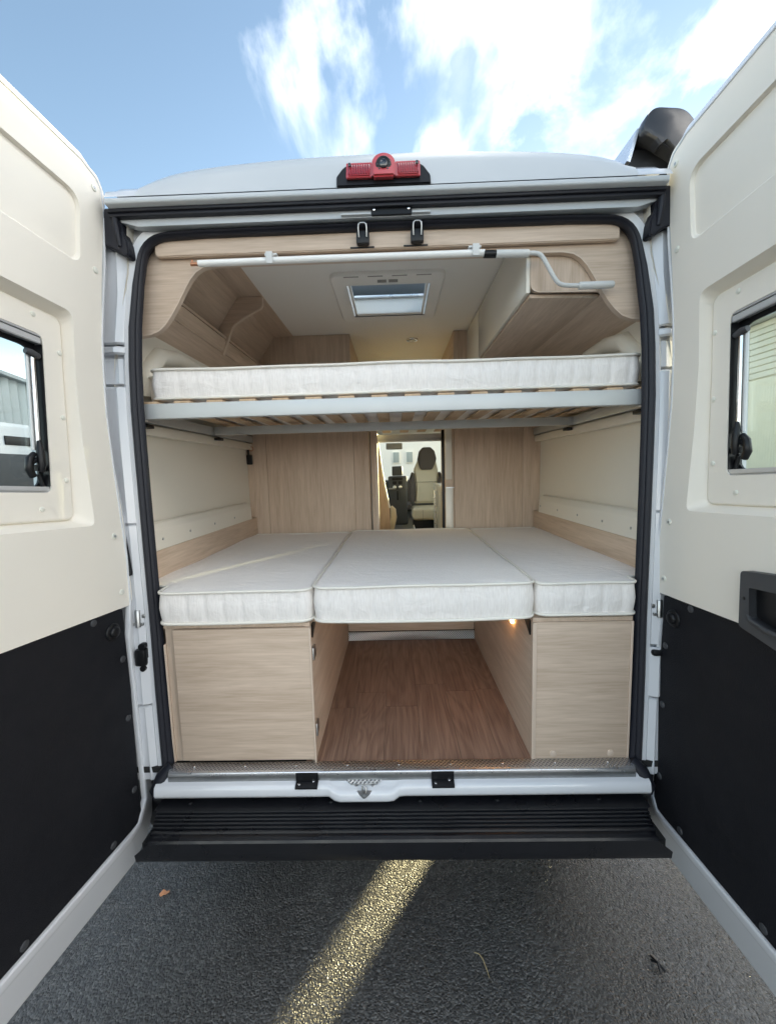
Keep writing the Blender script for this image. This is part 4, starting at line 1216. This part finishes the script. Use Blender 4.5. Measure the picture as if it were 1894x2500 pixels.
for x in (.36,): box('seat_seam', 'seat_grey', ps, (x, x+.003), (3.797, 3.80), (.38, .50))
box('seam_line', 'seat_grey', ps, (.30, .61), (4.262, 4.266), (.845, .850))
box('seat_pedestal', 'black_plastic', ps, (.25, .60), (3.9, 4.3), (-.0, .35), .02)
tube('armrest', 'seat_grey', ps, [(.20, 3.95, .53), (.20, 4.25, .55)], .03, 10)
for x in (.24, .6): tube('seat_lever', 'alu', ps, [(x, 3.86, .30), (x+.02, 3.84, .22), (x+.05, 3.84, .16)], .01, 8)

# ------------------------------------------------------------------ key fob on its hook
kf = empt('key_fob', 'small black key fob hanging from a hook under the left end of the bunk', 'key fob', (-.905, 1.24, 1.19))
tube('ring', 'brass', kf, [(-.900+.013*math.cos(a), 1.235, 1.182+.013*math.sin(a)) for a in [2*math.pi*i/16 for i in range(16)]], .0028, 6, closed=True)
box('strap', 'black_plastic', kf, (-.925, -.914), (1.232, 1.238), (1.142, 1.178), .002)
box('tag', 'black_plastic', kf, (-.934, -.896), (1.230, 1.240), (1.083, 1.145), .006, 3)

# ------------------------------------------------------------------ what stands around: seen through the panes
# white house seen through the windscreen
hs = empt('rendered_house', 'pale rendered house seen through the windscreen beyond the cab', 'house', (0, 17, GZ))
M['render_wall'] = mat('render_wall', (.84, .80, .70), .8, noise=.04, nscale=2)
M['shutter'] = mat('shutter_grey', (.35, .38, .34), .6)
M['tile'] = mat('roof_tile', (.30, .17, .12), .7, noise=.2, nscale=6)
M['siding'] = mat('cream_siding', (.80, .76, .60), .5, noise=.03, nscale=2)
M['corr'] = mat('corrugated_grey', (.42, .44, .43), .55, noise=.18, nscale=1.2)
box('wall', 'render_wall', hs, (-9, 7.5), (17, 26), (GZ, 6.2))
prism('roof', 'tile', hs, [(16.4, 6.2), (26.6, 6.2), (21.5, 8.6)], -9.4, 7.8, YZ)
for x in (-5.9, -3.9, -1.9, -.05, .55+.02, 2.8, 4.8, 6.6):
    wd = .27 if -1 < x < 1 else .8
    for z0, z1 in ((1.38, 1.84), (4.1, 5.1)) if abs(x) < 1 else ((1.0, 2.2), (4.1, 5.1)):
        fw = box('window', 'render_wall', hs, (x-.04, x+wd+.04), (16.94, 17.0), (z0-.04, z1+.04), .01)
        box('pane', 'shutter', fw, (x, x+wd), (16.92, 16.938), (z0, z1), .005)
# cream clad barn on the right
bn = empt('clad_barn', 'cream barn with horizontal boards over corrugated sheet, seen through the right door window', 'barn', (12, 8, GZ))
box('wall', 'siding', bn, (8.06, 14), (3.2, 10), (GZ, 4.0))
prism('roof', 'header_white', bn, [(7.8, 4.0), (14.3, 4.0), (14.3, 4.25), (11, 5.4), (7.8, 4.15)], 3.0, 10.2, XZ)
b0 = None
for i in range(9):
    z_ = 2.82+i*.131
    if b0 is None:
        b0 = box('cladding_board', 'siding', bn, (8.02, 8.06), (3.2, 10), (z_, z_+.122), .006, f=lambda p: Vector((p.x+(.018 if p.z > z_+.06 else 0), p.y, p.z)))
    else:
        c = b0.copy(); COL.objects.link(c); c.parent = bn; c.matrix_parent_inverse = b0.matrix_parent_inverse.copy(); c.location = (0, 0, .131*i)
bm = bmesh.new()
n_ = 420
vs = [[bm.verts.new((8.03+.014*math.sin(i*math.pi/2.0), 3.2+6.8*i/n_, z)) for i in range(n_+1)] for z in (GZ, 2.78)]
for i in range(n_): bm.faces.new((vs[0][i], vs[0][i+1], vs[1][i+1], vs[1][i]))
finish(bm, 'corrugated_sheet', 'siding', bn, 60)
# grey shed on the left
gs = empt('corrugated_shed', 'weathered grey corrugated shed seen through the left door window', 'shed', (-11, 8, GZ))
bm = bmesh.new()
n_ = 300
zt = lambda y: 3.16-(y-6.85)*.115
vs = [[], []]
for i in range(n_+1):
    y_ = 3+14*i/n_
    for k, z in ((0, GZ), (1, zt(y_))): vs[k].append(bm.verts.new((-8+.03*math.sin(i*math.pi/2), y_, z)))
for i in range(n_): bm.faces.new((vs[0][i], vs[0][i+1], vs[1][i+1], vs[1][i]))
finish(bm, 'wall', 'corr', gs, 60)
loft('roof', 'corr', gs, [[(-7.85, 3, zt(3)), (-7.85, 17, zt(17)), (-12, 17, zt(17)+.4), (-12, 3, zt(3)+.4)], [(-7.85, 3, zt(3)+.07), (-7.85, 17, zt(17)+.07), (-12, 17, zt(17)+.5), (-12, 3, zt(3)+.5)]])
box('end_wall', 'corr', gs, (-12, -8.05), (3.02, 3.1), (GZ, 3.5))
# parked white camper on the left
pv = empt('parked_van', 'white parked van beside the grey shed, seen through the left door window', 'van', (-5.5, 7, GZ))
prism('body', 'van_white', pv, rpoly([(3.4, -.3), (9.2, -.3), (9.4, .6), (8.8, .95), (8.2, 1.72), (7.6, 1.80), (3.5, 1.80)], .08, 4), -7.0, -5.15, YZ, bev=.05)
box('side_window', 'black_plastic', pv, (-5.155, -5.13), (3.9, 7.4), (1.50, 1.62), .01)
box('body_stripe', 'grey_plastic', pv, (-5.15, -5.135), (3.6, 9.0), (.70, 1.38), .004, label='grey lower side panel')
for yy in (4.4, 8.2): cyl('wheel', 'tyre', pv, (-5.3, yy, GZ+.33), (1, 0, 0), .33, .2, 28)
# parked car on the right
pcx = empt('parked_car', 'pale blue parked car low beside the cream barn, seen through the right door window', 'car', (5.4, 5, GZ))
M['car_blue'] = mat('car_paint', (.45, .55, .60), .25, coat=.8)
carp = rpoly([(2.6, .0), (2.6, .45), (3.3, .62), (4.0, 1.12), (5.4, 1.15), (6.2, .72), (6.8, .62), (6.8, .0)], .12, 5)
prism('body', 'car_blue', pcx, [(a, b-.25) for a, b in carp], 4.7, 6.3, YZ, bev=.08)
prism('side_glass', 'lens', pcx, [(a, b-.25) for a, b in rpoly([(3.5, .66), (4.1, 1.06), (5.3, 1.08), (5.9, .72)], .05, 3)], 4.68, 4.70, YZ)
for yy in (3.4, 6.0): cyl('wheel', 'tyre', pcx, (4.72, yy, GZ+.31), (1, 0, 0), .31, .2, 28)

# ------------------------------------------------------------------ litter on the asphalt
bm = bmesh.new()
lfp = [(-.018, -.004), (-.008, .010), (.004, .007), (.012, .013), (.019, .002), (.010, -.008), (.0, -.004), (-.010, -.011)]
loft('', None, None, [[(-.905+a, .038+b, GZ+.004+.004*math.sin(i*1.7)) for i, (a, b) in enumerate(lfp)], [(-.905+a, .038+b, GZ+.0055+.004*math.sin(i*1.7)) for i, (a, b) in enumerate(lfp)]], bm=bm)
lf = finish(bm, 'fallen_leaf', 'leaf', None)
thing(lf, 'small orange-brown leaf on the wet asphalt left of the bumper step', 'leaf')
tw = tube('dry_stem', 'twig', None, [(.232, -.150, GZ+.006), (.245, -.158, GZ+.012), (.255, -.172, GZ+.012), (.262, -.195, GZ+.007), (.266, -.215, GZ+.004)], [.0012, .0018, .002, .0016, .001], 6)
thing(tw, 'thin pale curved stem lying on the asphalt below the middle of the step', 'stem')
bm = bmesh.new()
for a in ([(.790, -.170, GZ+.004), (.802, -.183, GZ+.014), (.815, -.200, GZ+.005)], [(.802, -.183, GZ+.014), (.797, -.205, GZ+.006)], [(.795, -.160, GZ+.006), (.802, -.183, GZ+.013)]):
    tube('', None, None, a, .004, 6, bm=bm)
cr_ = finish(bm, 'dark_twig', 'black_plastic', None)
thing(cr_, 'small dark curled twig on the bright asphalt at lower right', 'twig')
